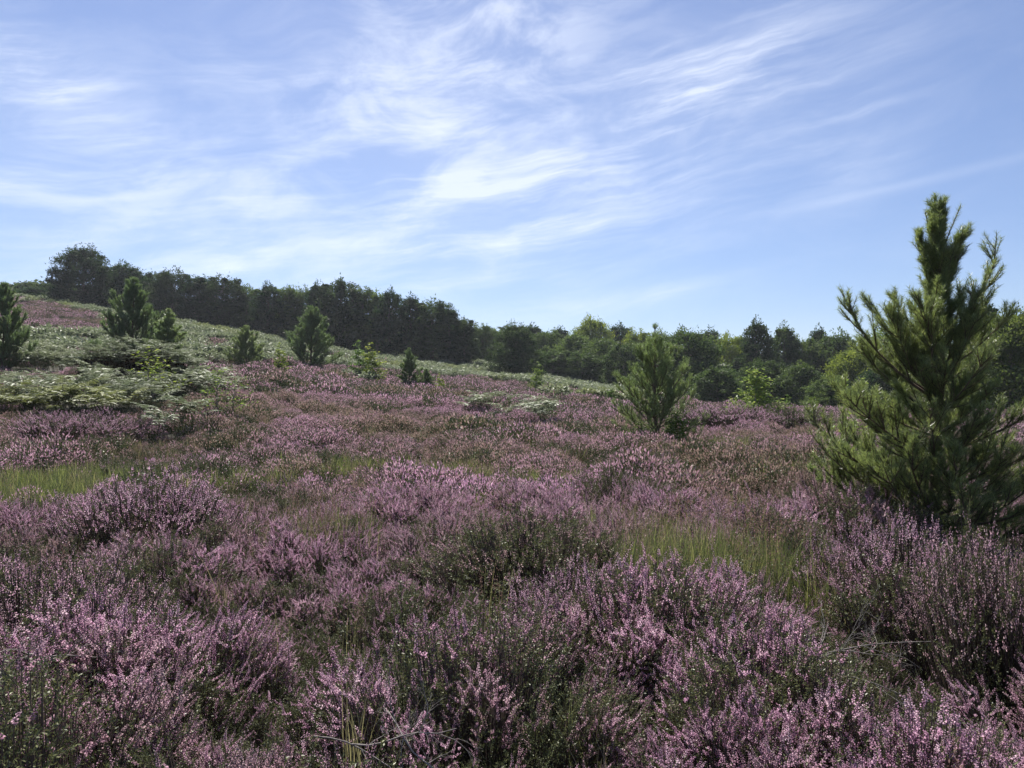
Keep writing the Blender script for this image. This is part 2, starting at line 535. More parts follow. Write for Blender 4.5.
def heather_blob(seed, n, sz, R_, H=.6, flowery=.8):
    """heather seen from far off: spikes as leaf-sized slivers over a dark body"""
    rng = np.random.default_rng(seed); B = Buf()
    a = rng.random(n) * 6.28; q = np.sqrt(rng.random(n))
    top = H * (1 - .35 * q ** 2) * rng.uniform(.7, 1.05, n)
    P = np.stack([np.cos(a) * q * R_, np.sin(a) * q * R_, top - sz * .9], -1)
    D = np.stack([np.cos(a) * q * .5, np.sin(a) * q * .5, np.ones(n)], -1) + rng.normal(0, .3, (n, 3))
    fl = rng.random(n) < flowery
    add_leaves(B, P[fl], D[fl], rng.normal(size=(fl.sum(), 3)), sz * rng.uniform(.7, 1.3, fl.sum()), sz * .33, 0, np.clip(rng.normal(.30, .2, fl.sum()), 0, 1))
    m = n * 2
    a = rng.random(m) * 6.28; q = np.sqrt(rng.random(m)) * 1.05
    P = np.stack([np.cos(a) * q * R_, np.sin(a) * q * R_, H * (1 - .35 * q ** 2) * rng.uniform(.05, .88, m)], -1)
    add_leaves(B, P, rng.normal(0, .6, (m, 3)) + np.array([0, 0, .8]), rng.normal(size=(m, 3)), sz * .9, sz * .36, 1, rng.random(m) * .75)
    return B


HM = [PETAL, HLEAF, HSTEM]
heather_src = []
for s in range(5):
    heather_src.append(heather_tuft(10 + s, 15, .0062, step=.0026).mesh('heather_spray', HM))            # 0-4 near, in flower
for s in range(2):
    heather_src.append(heather_tuft(30 + s, 18, .0058, flowery=.15, step=.003).mesh('heather_spray', HM))  # 5-6 near, mostly leaf
for s in range(4):
    heather_src.append(heather_tuft(40 + s, 17, .0125, step=.0075, leaf=.8, spread=.27, stemr=.003).mesh('heather_spray', HM))   # 7-10 middle
heather_src.append(heather_tuft(50, 20, .0115, step=.010, leaf=.9, spread=.27, flowery=.2, stemr=.003).mesh('heather_spray', HM))   # 11 middle, leaf
for s in range(3):
    heather_src.append(heather_blob(60 + s, 210, .095, .42, flowery=.42).mesh('heather_spray', HM))       # 12-14 far
heather_src.append(heather_blob(70, 140, .10, .42, flowery=.15).mesh('heather_spray', HM))   # 15 far, leaf

for s in range(3):
    heather_src.append(heather_blob(80 + s, 420, .050, .27, H=.60, flowery=.46).mesh('heather_spray', HM))       # 16-18 middle, rounded
heather_src.append(heather_blob(84, 330, .050, .27, H=.60, flowery=.12).mesh('heather_spray', HM))               # 19 middle, rounded, leaf
for s in range(3):
    heather_src.append(heather_tuft(90 + s, 26, .0062, spread=.2, H=.5, step=.0026, leaf=.9).mesh('heather_spray', HM))   # 20-22 near, low and bushy
for s in range(4):
    heather_src.append(heather_dome(110 + s).mesh('heather_spray', HM))                      # 23-26 near, rounded
heather_src.append(heather_dome(120, flowery=.15, body=1000).mesh('heather_spray', HM))     # 27 near, rounded, leaf


def bushes(x, y, c, s):
    """rounded bushes tiling the heath: height factor, outward direction, a value per bush"""
    i = np.floor(x / c).astype(int); j = np.floor(y / c).astype(int)
    best = np.full(x.shape, .0); ox = np.zeros_like(x); oy = np.zeros_like(x); val = np.full(x.shape, .5); rr = np.ones_like(x)
    for di in (-1, 0, 1):
        for dj in (-1, 0, 1):
            a = (i + di) & 255; b = (j + dj) & 255
            cx = (i + di + .1 + .8 * _tab[s][a, b]) * c; cy = (j + dj + .1 + .8 * _tab[s + 1][a, b]) * c
            rad = c * (.40 + .38 * _tab[s + 2][a, b]); H = .60 + .46 * _tab[s + 3][a, b]
            d = np.hypot(x - cx, y - cy) / rad
            h = H * np.sqrt(np.clip(1 - (.90 * d) ** 2, 0, 1)) * (d < 1.08)
            k = h > best
            best = np.where(k, h, best); ox = np.where(k, (x - cx) / rad, ox); oy = np.where(k, (y - cy) / rad, oy)
            val = np.where(k, _tab[s + 3][b, a], val); rr = np.where(k, d, rr)
    return best, ox, oy, val


def pix(x, y):
    return CX + F * x / np.maximum(y, .5)


def gsp(x, y, px, Y, wx, wy):
    """soft spot on the heath centred where column px meets depth Y"""
    return np.exp(-(((x - upx(px, Y)) / wx) ** 2 + ((y - Y) / wy) ** 2))


def grassy(x, y):
    return (.55 + .9 * fbm(x / .55, y / .55, 10, 3)) * np.maximum.reduce([1.5 * gsp(x, y, 20, 10.4, 1.9, 1.9), gsp(x, y, 110, 12.0, 1.0, .9), .8 * gsp(x, y, 690, 15.5, .9, 1.3), .95 * gsp(x, y, 345, 13.5, 1.3, .9), .9 * gsp(x, y, 450, 12.5, .9, 1.5), .85 * gsp(x, y, 545, 11.5, .7, 1.2), .8 * gsp(x, y, 250, 11.5, 1.1, .6), .8 * gsp(x, y, 620, 7.0, .5, .5), .75 * gsp(x, y, 330, 6.5, .5, .4),
                              1.8 * gsp(x, y, 706, 5.25, .64, .65), .8 * gsp(x, y, 490, 9.5, .7, .8), .7 * gsp(x, y, 800, 12, 1.0, 1.2), .8 * gsp(x, y, 700, 17, 1.5, 2.0)])


def brownish(x, y):
    return np.maximum.reduce([.8 * gsp(x, y, 80, 15.5, 4.0, 2.2), .7 * gsp(x, y, 480, 15, 4.0, 3.5), .6 * gsp(x, y, 770, 15, 2.2, 4.0), .75 * gsp(x, y, 540, 6.4, 1.1, 1.0),
                              .5 * gsp(x, y, 1010, 4.2, .9, .8), .5 * gsp(x, y, 545, 2.9, .3, .35), .35 * gsp(x, y, 100, 2.6, .25, .2)])


def hollow(x, y):
    return np.maximum.reduce([gsp(x, y, 175, 4.3, .38, .45), gsp(x, y, 60, 2.0, .42, .28), gsp(x, y, 700, 2.05, .32, .25), gsp(x, y, 865, 3.1, .30, .40), gsp(x, y, 340, 2.45, .40, .28),
                              gsp(x, y, 215, 2.9, .2, .3), gsp(x, y, 535, 4.9, .6, .25), gsp(x, y, 480, 2.7, .25, .3), gsp(x, y, 930, 6.3, .8, .4), gsp(x, y, 420, 3.6, .3, .25), gsp(x, y, 640, 3.1, .25, .3)])


def bracken_cover(x, y):
    u = pix(x, y)
    n = fbm(x / 3.2, y / 3.2, 5, 3) - .5
    w1 = ((u < 215) & (y > 19) & (y < 44)) * (0.44 + 3.0 * n - np.clip((u - 130) / 90, 0, 1) * .35 - np.clip((24.5 - y) / 3, 0, 1) * .4)
    ridge = ((y > 44 + np.clip((u - 215) / 185, 0, 1) * 28) & (u < 480)) * (.62 + 1.6 * n)
    hp = np.clip(np.exp(-((u - 45) / 55) ** 2 - ((y - 70) / 17.) ** 2) * 1.6, 0, 1) + np.exp(-((u - 212) / 20) ** 2 - ((y - 62) / 8) ** 2)
    ridge = ridge - 1.2 * hp * (y > 44)
    field = ((y > 74 + (u - 440) * -.06) & (u >= 430) & (u < 640)) * (.72 + 1.4 * n)
    band = ((y > 22) & (y <= 50) & (u > 200) & (u < 640)) * (-.12 + 2.0 * n + np.clip((y - 40) / 14, 0, 1) * .25)
    band = band - ((u > 230) & (y < 40)) * .12
    w1 = w1 - 1.0 * gsp(x, y, 132, 24.5, 1.8, 2.2)
    spot = np.maximum.reduce([gsp(x, y, 170, 18.5, .9, .7), gsp(x, y, 60, 20.5, 2.6, .9), .9 * gsp(x, y, 90, 22.5, 3, 2)])
    return np.maximum.reduce([w1, ridge, field, band, spot])


# patches kept clear for plants that are objects of their own: (px, Y, radius)
KEEP = []


def keep_mask(x, y):
    k = np.ones(x.shape, bool)
    for X_, Y_, r in KEEP:
        k &= np.hypot(x - X_, y - Y_) > r
    return k


def jgrid(y0, y1, sp, rng, half=.92, xmin=2.5):
    ys = np.arange(y0, y1, sp); xm = max(abs(y1) * half + xmin, 3)
    xs = np.arange(-xm, xm, sp)
    GX, GY = np.meshgrid(xs, ys)
    x = (GX + rng.uniform(-.5, .5, GX.shape) * sp).ravel(); y = (GY + rng.uniform(-.5, .5, GX.shape) * sp).ravel()
    k = np.abs(x) < np.maximum(y, 0) * half + xmin
    return x[k], y[k]


# things list the scatter must step round is filled first (positions only)
def reserve(px, Y, r):
    KEEP.append((upx(px, Y), Y, r))


#@@BUSHES
# distinct heather bushes: px, Y, radius, height, tint, variant, flowery label
BUSH = [
    (532, 5.55, .82, .74, .62, 1, 'dark rounded heather bush with few brown flowers, standing alone mid-moor'),
    (150, 6.9, .80, .90, .0, 0, 'domed lilac heather bush at the right end of the yellow grass'),
    (40, 3.9, .62, .80, .30, 2, 'pale faded heather bush at the left edge below the yellow grass'),
    (618, 9.6, .70, .78, .25, 1, 'dull heather hummock beyond the dark rounded bush'),
    (575, 4.25, .42, .62, .0, 0, 'small pink heather bush in front of the dark rounded bush'),
    (1005, 3.6, .45, .98, .45, 2, 'tall brownish heather with spikes reaching up beside the big pine'),
    (80, 17.2, 1.5, .95, .05, 0, 'broad purple heather hummock below the hillside bracken'),
    (725, 28, 2.0, 1.25, .0, 0, 'low purple heather bank left of the birch sapling, below the wood'),
    (788, 28, 1.7, 1.2, .05, 1, 'low purple heather bank right of the birch sapling, below the wood'),
    (905, 4.6, .55, .85, .05, 0, 'leggy pink heather bush growing at the foot of the big pine'),
]
for b in BUSH:
    reserve(b[0], b[1], b[2] * .9)
reserve(935, 7.5, .35); reserve(655, 18, .3)
reserve(132, 28.5, 1.9)

rngS = np.random.default_rng(77)
acc = {k: [] for k in ('p', 'rot', 'scl', 'idx', 'tint')}


def put(store, x, y, scl, idx, tint, tilt=None, zoff=0.0, rng=rngS):
    n = len(x)
    if not n: return
    z = hgt(x, y) + zoff
    store['p'].append(np.stack([x, y, z], -1))
    yaw = rng.random(n) * 6.28
    rx = rng.normal(0, .07, n); ry = rng.normal(0, .07, n)
    if tilt is not None:
        # lean outwards: rotation about the axis across the lean, given as world XYZ euler after yaw
        rot = np.empty((n, 3))
        for i in range(n):
            ax = Vector((-tilt[1][i], tilt[0][i], 0)); L = ax.length
            q = Matrix.Rotation(yaw[i], 3, 'Z')
            if L > 1e-4:
                q = Matrix.Rotation(min(L, .8), 3, ax.normalized()) @ q
            e = q.to_euler()
            rot[i] = e
        rot[:, 0] += rx; rot[:, 1] += ry
    else:
        rot = np.stack([rx, ry, yaw], -1)
    store['rot'].append(rot); store['scl'].append(scl if scl.ndim == 2 else np.repeat(scl[:, None], 3, 1))
    store['idx'].append(idx); store['tint'].append(np.clip(tint, 0, 1))


def heather_zone(y0, y1, sp, cell, flower_idx, leaf_idx, base, xmin, leafshare):
    x, y = jgrid(y0, y1, sp, rngS, xmin=xmin)
    k = keep_mask(x, y)
    br = bracken_cover(x, y); gr = grassy(x, y)
    r = rngS.random(len(x))
    k &= ~(br > .45 + .2 * r) & ~(gr > .30 + .65 * r) & (np.hypot(x, y) > .55)
    wood = (y > 66 + 10 * fbm(x / 9, y / 9, 3, 2)) & (pix(x, y) > 560)
    k &= ~wood
    x, y = x[k], y[k]
    h, ox, oy, val = bushes(x, y, cell, 8)
    h = h * (.62 + .75 * fbm(x / 1.7, y / 1.7, 6, 3))
    ho = hollow(x, y); h = h * (1 - .55 * ho)
    s = base * np.clip(h, .36, 1.2) * rngS.uniform(.88, 1.1, len(x))
    leaf = rngS.random(len(x)) < leafshare * (.3 + 1.7 * (val > .78)) + .5 * (fbm(x / 2.7, y / 4.5, 11, 3) > .57) * np.clip((y - 2.6) / 1.2, .1, 1) + .5 * (h < .45) + .6 * ho
    idx = np.where(leaf, rngS.choice(leaf_idx, len(x)), rngS.choice(flower_idx, len(x)))
    patch = fbm(x / 3.1, y / 3.1, 7, 3)
    tint = np.clip((patch - .50) * 3.2, 0, .7) + brownish(x, y) * .8 + np.clip((y - 7) / 12, 0, 1) * .26 + rngS.normal(0, .09, len(x)) + .25 * (rngS.random(len(x)) < .06) + .25 * (val > .86)
    tl = .55
    put(acc, x, y, np.stack([s * 1.05, s * 1.05, s], -1), idx, tint, (ox * tl, oy * tl))


heather_zone(-2.2, 5.0, .165, .95, [0, 20, 22, 23, 24, 25, 26, 23, 24, 25, 26], [6, 27, 27], 1.22, 2.0, .2)
heather_zone(5.0, 9.5, .20, 1.15, [1, 21, 23, 24, 25, 26, 23, 24, 25, 26], [5, 27, 27], 1.18, 2.5, .2)
heather_zone(9.5, 18, .26, 1.5, [7, 8, 16, 17, 18, 16, 17, 18], [11, 19, 19], 1.1, 3, .26)
heather_zone(18, 30, .33, 2.2, [16, 17, 18], [19, 15], 1.15, 4, .28)
heather_zone(30, 108, .62, 2.8, [12, 13, 14], [15], 1.3, 5, .2)
scatter('heather', heather_src, {k: np.concatenate(v) for k, v in acc.items()})


# ------------------------------------------------------------------ bracken
def frond(B, rng, p0, az, L, droop, dens=12, lift=1.1, mat=0, smat=1, sz=1.0):
    d = np.array([math.cos(az), math.sin(az), 0])
    ts = np.linspace(0, 1, dens + 1)
    ang = lift - droop * ts                                   # the frond bends from upright to level and below
    step = L / dens
    pts = [np.array(p0, float)]
    for a in ang[:-1]:
        pts.append(pts[-1] + (d * math.cos(a) + np.array([0, 0, math.sin(a)])) * step)
    pts = np.array(pts)
    seg = np.concatenate([pts[:-1], pts[1:], np.full((dens, 1), .004), np.full((dens, 1), .003)], 1)
    add_segments(B, seg, smat, 3, .5)
    side = np.array([-d[1], d[0], 0])
    k = np.arange(int(dens * .3), dens)
    f = (k - k[0]) / max(1, (dens - k[0]))
    ln = L * .34 * (1 - f) ** .8 * (.55 + .45 * np.minimum(1, f * 6 + .3)) * sz
    tone = rng.uniform(.3, .8)
    for sgn in (1, -1):
        D = side * sgn + d * .45 + np.array([0, 0, -.12])
        D = D[None] + rng.normal(0, .10, (len(k), 3))
        Nn = np.repeat(np.array([[0, 0, 1.0]]), len(k), 0) + rng.normal(0, .3, (len(k), 3))
        # each pinna: blade plus a row of leaflets each side
        add_leaves(B, pts[k], D, Nn, ln, ln * .17, mat, np.clip(tone + rng.normal(0, .12, len(k)), 0, 1))
        for q in np.linspace(.12, .8, 6):
            for s2 in (1, -1):
                DD = unit(D); ss = np.cross(DD, unit(Nn))
                add_leaves(B, pts[k] + DD * (ln * q)[:, None], ss * s2 + DD * .5, Nn, ln * .26 * (1 - q * .75), ln * .105, mat, np.clip(tone + rng.normal(0, .15, len(k)), 0, 1))


def bracken_plant(seed, n, H, L, dens):
    rng = np.random.default_rng(seed); B = Buf()
    for i in range(n):
        az = i * 6.28 / n + rng.normal(0, .4)
        b = np.append(rng.normal(0, .06, 2), 0); top = b + np.append(rng.normal(0, .08, 2), H * rng.uniform(.35, .75))
        add_segments(B, [np.concatenate([b, top, [.006, .005]])], 1, 3)
        frond(B, rng, top, az, L * rng.uniform(.75, 1.1), rng.uniform(1.2, 1.7), dens, rng.uniform(.8, 1.25))
    return B


def bracken_far(seed, n, H, R_, sz):
    rng = np.random.default_rng(seed); B = Buf()
    a = rng.random(n) * 6.28; q = np.sqrt(rng.random(n))
    P = np.stack([np.cos(a) * q * R_, np.sin(a) * q * R_, H * (1 - .3 * q * q) * rng.uniform(.35, 1.0, n) ** .6], -1)
    D = np.stack([np.cos(a), np.sin(a), np.full(n, .12)], -1) + rng.normal(0, .5, (n, 3))
    Nn = np.array([0, 0, 1.]) + rng.normal(0, .35, (n, 3))
    add_leaves(B, P, D, Nn, sz * rng.uniform(.6, 1.3, n), sz * .38, 0, np.clip(rng.normal(.55, .25, n), 0, 1))
    return B


BRSHADE = ramp_leaf('bracken_shade_leaves', [(0, (.022, .016, .010)), (1, (.075, .052, .030))], 0, 0)  # dark brown standing in for the shade inside the thicket
BM = [BRACKEN, BRSTEM, BRSHADE]
br_src = [bracken_plant(200 + s, 6, .75, .95, 12).mesh('bracken_plant', BM) for s in range(4)] + \
         [bracken_far(220 + s, 300, .8, .65, .22).mesh('bracken_plant', BM) for s in range(3)]
acc2 = {k: [] for k in acc}


def bracken_zone(y0, y1, sp, ids, base, xmin=3):
    x, y = jgrid(y0, y1, sp, rngS, xmin=xmin)
    br = bracken_cover(x, y)
    k = (br > .38 + .2 * rngS.random(len(x))) & keep_mask(x, y)
    x, y = x[k], y[k]
    s = base * (.55 + .75 * fbm(x / 2.6, y / 2.6, 4, 3)) * rngS.uniform(.8, 1.15, len(x))
    t = np.where(gsp(x, y, 60, 20.5, 2.6, 1.0) > .5, .75, 0) + .5 * np.clip((fbm(x / 6, y / 6, 9, 2) - .62) * 5, 0, 1) + rngS.normal(0, .08, len(x))
    put(acc2, x, y, s, rngS.choice(ids, len(x)), t)


bracken_zone(15, 36, .56, [0, 1, 2, 3], 1.15)
bracken_zone(36, 112, .95, [4, 5, 6], 1.15, 5)
scatter('bracken', br_src, {k: np.concatenate(v) for k, v in acc2.items()})

# ------------------------------------------------------------------ grass


def grass_clump(seed, n, H, seeds=0, wd=.004, lean=.5):
    rng = np.random.default_rng(seed); B = Buf()
    for i in range(n):
        az = rng.random() * 6.28; L = H * rng.uniform(.5, 1.1); le = rng.uniform(.1, 1) * lean
        b = np.append(rng.normal(0, .05, 2), 0); d = np.array([math.cos(az), math.sin(az), 0])
        t = np.linspace(0, 1, 5)
        pts = b + d * (L * le * t ** 1.8)[:, None] + np.array([0, 0, 1.]) * (L * (t - .28 * le * t ** 2.5))[:, None]
        sd = np.array([-d[1], d[0], 0]) * wd * .5
        w = np.array([1, .95, .8, .5, .06])[:, None]
        V = np.concatenate([pts + sd * w, pts - sd * w])
        B.add(V, [[j, j + 1, j + 6, j + 5] for j in range(4)], 0, rng.random())
        if i < seeds:
            m = 16
            tt = rng.uniform(.0, 1, m)
            P = pts[4] + np.array([0, 0, .10])[None] * tt[:, None] + rng.normal(0, .014, (m, 3)) * (1.1 - tt)[:, None]
            add_leaves(B, P, rng.normal(0, .6, (m, 3)) + [0, 0, .8], rng.normal(size=(m, 3)), .014, .005, 1, rng.random(m))
    return B


GM = [GRASS, SEED]
gr_src = [grass_clump(300 + s, 46, .55).mesh('grass_clump', GM) for s in range(3)] + \
         [grass_clump(310 + s, 26, .62, 16, .0035, .35).mesh('grass_clump', GM) for s in range(2)] + \
         [grass_clump(320, 60, .5, 0, .011).mesh('grass_clump', GM), grass_clump(321, 44, .62, 26, .008, .35).mesh('grass_clump', GM)]
acc3 = {k: [] for k in acc}
x, y = jgrid(1.0, 9, .115, rngS)
g = grassy(x, y); b = brownish(x, y); r = rngS.random(len(x))
k = (g > .34 + .75 * r) & keep_mask(x, y)
put(acc3, x[k], y[k], rngS.uniform(.85, 1.4, k.sum()), rngS.choice([0, 1, 2, 3], k.sum()), rngS.normal(.18, .25, k.sum()))
k = (r < .016 + .12 * b) & (np.hypot(x, y) > 1.3) & keep_mask(x, y)
put(acc3, x[k], y[k], rngS.uniform(.7, 1.1, k.sum()), rngS.choice([0, 1, 3, 4], k.sum()), rngS.normal(.45, .3, k.sum()))
x, y = jgrid(9, 30, .22, rngS)
g = grassy(x, y); b = brownish(x, y); r = rngS.random(len(x))
k = (g > .2 + .5 * r) & keep_mask(x, y)
put(acc3, x[k], y[k], rngS.uniform(.6, 1.05, k.sum()), rngS.choice([5], k.sum()), rngS.normal(.14, .2, k.sum()))
k = (r < .02 + .30 * b) & keep_mask(x, y) & (bracken_cover(x, y) < .4)
put(acc3, x[k], y[k], rngS.uniform(.5, .95, k.sum()), rngS.choice([5, 6, 6], k.sum()), rngS.normal(.6, .25, k.sum()))
scatter('grass', gr_src, {k: np.concatenate(v) for k, v in acc3.items()})


# ------------------------------------------------------------------ heather bushes that stand out: things of their own
def heather_bush(seed, flowery, n=26):
    rng = np.random.default_rng(seed); Bs = Buf(); Bf = Buf()
    for i in range(n):
        a = i * 2.4; q = math.sqrt((i + .5) / n)
        h = math.sqrt(max(0.05, 1 - (.88 * q) ** 2))
        s, f = heather_dome(seed * 100 + i, 70, .19, .55, .0068, .0052, flowery, 420, True, .8, 1.25)
        sc = (.35 + .65 * h) * rng.uniform(.85, 1.1) / .55
        ax = Vector((-math.sin(a), math.cos(a), 0))
        M = (Matrix.Rotation(.55 * q, 3, ax) @ Matrix.Rotation(rng.random() * 6.28, 3, 'Z') @ Matrix.Diagonal((1.5, 1.5, sc)))
        M = np.array(M); off = np.array([math.cos(a) * q * .78, math.sin(a) * q * .78, -.02])
        for src, dst in ((s, Bs), (f, Bf)):
            for v, fa, m, r in zip(src.v, src.f, src.m, src.r):
                pass
            if src.n:
                V = np.concatenate(src.v) @ M.T + off; o = 0
                base = dst.n
                dst.v.append(V); dst.f += [fa + base for fa in src.f]; dst.m += src.m; dst.r.append(np.concatenate(src.r)); dst.n += len(V)
    fm = Bf.mesh('flower_spikes', HM)
    return Bs.mesh('heather_foliage', HM), fm


bush_mesh = [heather_bush(81, .85), heather_bush(82, .38), heather_bush(83, .75)]
for px, Y, rad, H, tint, var, lab in BUSH:
    Xp = upx(px, Y)
    t = thing('heather_bush', lab, 'heather', (Xp, Y, h1(Xp, Y)), px * .37, (rad, rad, H), 'heather bushes that stand out of the carpet')
    fo = link('foliage', bush_mesh[var][0], t); fl = link('flowers', bush_mesh[var][1], t)
    fl['tint'] = float(tint)


# ------------------------------------------------------------------ pines
def pine(seed, H, W, needle=.05, nw=.0032, dens=330, whorls=11, nb=(4, 7), up0=.25, up1=1.0, extra=(), clear=.06, sub=1.0, lean=(0, 0), tops=2, prof_pts=None, el_pts=None):
    rng = np.random.default_rng(seed)
    wood, shoots = [], []
    tz = np.linspace(0, 1, 14)
    wob = np.cumsum(rng.normal(0, .012, (14, 2)), 0) * H * .35
    tp = np.stack([wob[:, 0] + lean[0] * tz * H, wob[:, 1] + lean[1] * tz * H, tz * H], -1); tp -= tp[0] * [1, 1, 0]
    tr = H * .016 * (1 - tz) ** .8 + .006
    def T(f): return np.array([np.interp(f, tz, tp[:, i]) for i in range(3)])

    def limb(p, d, L, r, lvl, curl):
        n = 5 if lvl < 2 else 3
        pts = [p]; dd = d.copy()
        for i in range(n):
            dd = unit(dd + np.array([0, 0, curl / n]) + rng.normal(0, .05, 3))
            pts.append(pts[-1] + dd * L / n)
        for i in range(n):
            wood.append(np.concatenate([pts[i], pts[i + 1], [r * (1 - .75 * i / n), r * (1 - .75 * (i + 1) / n)]]))
            if lvl > 0 or i >= 1:
                shoots.append((pts[i], pts[i + 1], lvl))
        if lvl < 2 and L > .1:
            ks = (1.2, 2.1, 3.0, 3.9, 4.7) if lvl == 0 else (1.3, 2.4)
            for q in ks:
                if q > n: continue
                i = int(q); pp = pts[i] + (pts[min(i + 1, n)] - pts[i]) * (q - i)
                ax = unit(pts[min(i + 1, n)] - pts[i])
                u, w = frame(ax[None]); u = u[0]; w = w[0]
                m = int(rng.integers(2, 4)) if lvl == 0 else 2
                for j in range(m):
                    if rng.random() > sub: continue
                    a = rng.random() * 6.28
                    s = math.cos(a) * u + math.sin(a) * w * .7
                    d2 = unit(ax * rng.uniform(.7, 1.1) + s * rng.uniform(.5, .9) + np.array([0, 0, .22]))
                    limb(pp, d2, L * rng.uniform(.30, .48) * (1.15 - .12 * q) if lvl == 0 else L * rng.uniform(.4, .6), r * .5, lvl + 1, .55)
    for k in range(whorls):
        f = clear + (.955 - clear) * (k / (whorls - 1)) ** .92
        n = int(rng.integers(nb[0], nb[1])); a0 = rng.random() * 6.28
        prof = min(1.0, (1 - f) ** .78 * 1.25 + .03)
        for j in range(n):
            az = a0 + j * 6.28 / n + rng.normal(0, .25)
            if prof_pts: prof = np.interp(f, *prof_pts)
            el = (np.interp(f, *el_pts) if el_pts else up0 + (up1 - up0) * f) + rng.normal(0, .12)
            L = max(.10, W * prof * rng.uniform(.62, 1.12))
            d = np.array([math.cos(az) * math.cos(el), math.sin(az) * math.cos(el), math.sin(el)])
            limb(T(f), d, L, max(.004, L * .016), 0 if L > .35 else 1, .55)
    for f, az, el, L, curl in extra:
        d = np.array([math.cos(az) * math.cos(el), math.sin(az) * math.cos(el), math.sin(el)])
        limb(T(f), d, L, L * .015, 0, curl)
    # leader candles
    for j in range(tops):
        a = j * 6.28 / max(1, tops) + .1
        p = T(.84); q = T(1.0) + np.array([math.cos(a) * .052 * H, math.sin(a) * .03 * H, -.012 * H * j])
        shoots.append((p, q, 1)); wood.append(np.concatenate([p, q, [.006, .004]]))
    shoots.append((T(.72), T(.86), 1)); shoots.append((T(.86), T(1.01), 1))
    Bw = Buf(); add_tube(Bw, tp, tr, 0, 8); add_segments(Bw, wood, 0, 4)
    Bn = Buf()
    P, D, Rn = [], [], []
    for a, b, lvl in shoots:
        v = b - a; L = np.linalg.norm(v); n = max(3, int(L * dens * rng.uniform(.8, 1.2)))
        d = v / (L + 1e-9); u, w = frame(d[None])
        t = rng.random(n); an = rng.random(n) * 6.28
        o = np.cos(an)[:, None] * u + np.sin(an)[:, None] * w
        P.append(a + v * t[:, None]); D.append(o * rng.uniform(.5, 1.0, (n, 1)) + d * .75 + np.array([0, 0, .12]))
        Rn.append(np.clip(rng.uniform(.25, .7) + rng.normal(0, .18, n), 0, 1))
    P = np.concatenate(P); D = np.concatenate(D)
    add_needles(Bn, P, D, needle * rng.uniform(.7, 1.2, len(P)), nw, 0, np.concatenate(Rn), rng)
    return Bw.mesh('pine_trunk', [BARK], True), Bn.mesh('pine_crown', [NEEDLE])


def plant_tree(name, meshes, label, cat, px, Y, sc=1.0, rz=0.0, col=(1, 1, 1), group=None, dz=-.05):
    Xp = upx(px, Y)
    t = thing(name, label, cat, (Xp, Y, h1(Xp, Y) + dz), rz, sc, group)
    link('trunk', meshes[0], t)
    c = link('crown', meshes[1], t); c.color = (*col, 1)
    return t


def size_for(px, top, Y, dz=-.05):
    """height that brings the top of something standing at (px, Y) to picture row top"""
    return EYE + (HY - top) * Y / F - (h1(upx(px, Y), Y) + dz)


big = pine(501, 3.5, 1.0, needle=.055, nw=.0034, dens=430, whorls=17, nb=(5, 8), clear=.03, sub=.92, tops=3,
           prof_pts=((0, .1, .2, .3, .42, .5, .57, .63, .75, .9, 1), (.95, 1.25, 1.2, 1.05, .95, .85, .66, .58, .52, .36, .14)),
           el_pts=((0, .2, .35, .5, .58, .65, 1), (.12, .25, .40, .62, .95, 1.20, 1.42)),
           extra=((.45, R(176), .42, 1.20, 1.25), (.46, R(190), .60, .95, 1.2), (.48, R(165), .85, .8, .9), (.55, R(5), .92, 1.25, .6), (.50, R(150), .8, 1.0, .8), (.50, R(-20), .8, .85, 1.0),
                  (.12, R(182), .20, 1.25, .7), (.07, R(178), .12, 1.15, .8), (.08, R(215), .2, 1.2, 1.0), (.07, R(255), .25, 1.1, 1.0), (.08, R(300), .22, 1.15, 1.0), (.22, R(240), .35, 1.0, .9), (.24, R(172), .38, 1.15, .7), (.14, R(205), .15, 1.15, .7), (.12, R(0), .2, 1.3, .7), (.16, R(25), .25, 1.25, .7), (.2, R(-30), .25, 1.2, .8),
                  (.70, R(150), 1.25, .75, .3), (.70, R(330), 1.25, .72, .3), (.72, R(250), 1.3, .72, .3)))
PG = 'young pines growing on the heath'
plant_tree('pine_tree', big, 'large young pine with upright candle shoots, standing right in the pink heather', 'pine tree', 932, 7.5, (1.06, 1.06, .985), 0, (1.12, 1.08, .90), PG)
mid = pine(502, 3.5, 1.5, needle=.075, nw=.007, dens=170, whorls=13, nb=(6, 8), up0=.22, up1=1.0, clear=.03, sub=.72, tops=0, prof_pts=((0, .3, .6, .85, 1), (.95, .9, .6, .22, .06)),
           extra=((.3, R(180), .6, 1.15, .8), (.34, R(5), .5, 1.1, .8)))
plant_tree('pine_tree', mid, 'slender open young pine with a thin leader, in the middle of the moor', 'pine tree', 655, 18, size_for(655, 324, 18) / 3.5, .3, (1.05, 1.1, .95), PG)
bushy = pine(503, 3.0, 1.35, needle=.11, nw=.016, dens=110, whorls=10, nb=(6, 8), up0=.2, up1=.95, clear=.04, sub=.9)
slim = pine(504, 3.0, .95, needle=.11, nw=.016, dens=110, whorls=10, nb=(5, 8), up0=.3, up1=1.0, clear=.04, sub=.9)
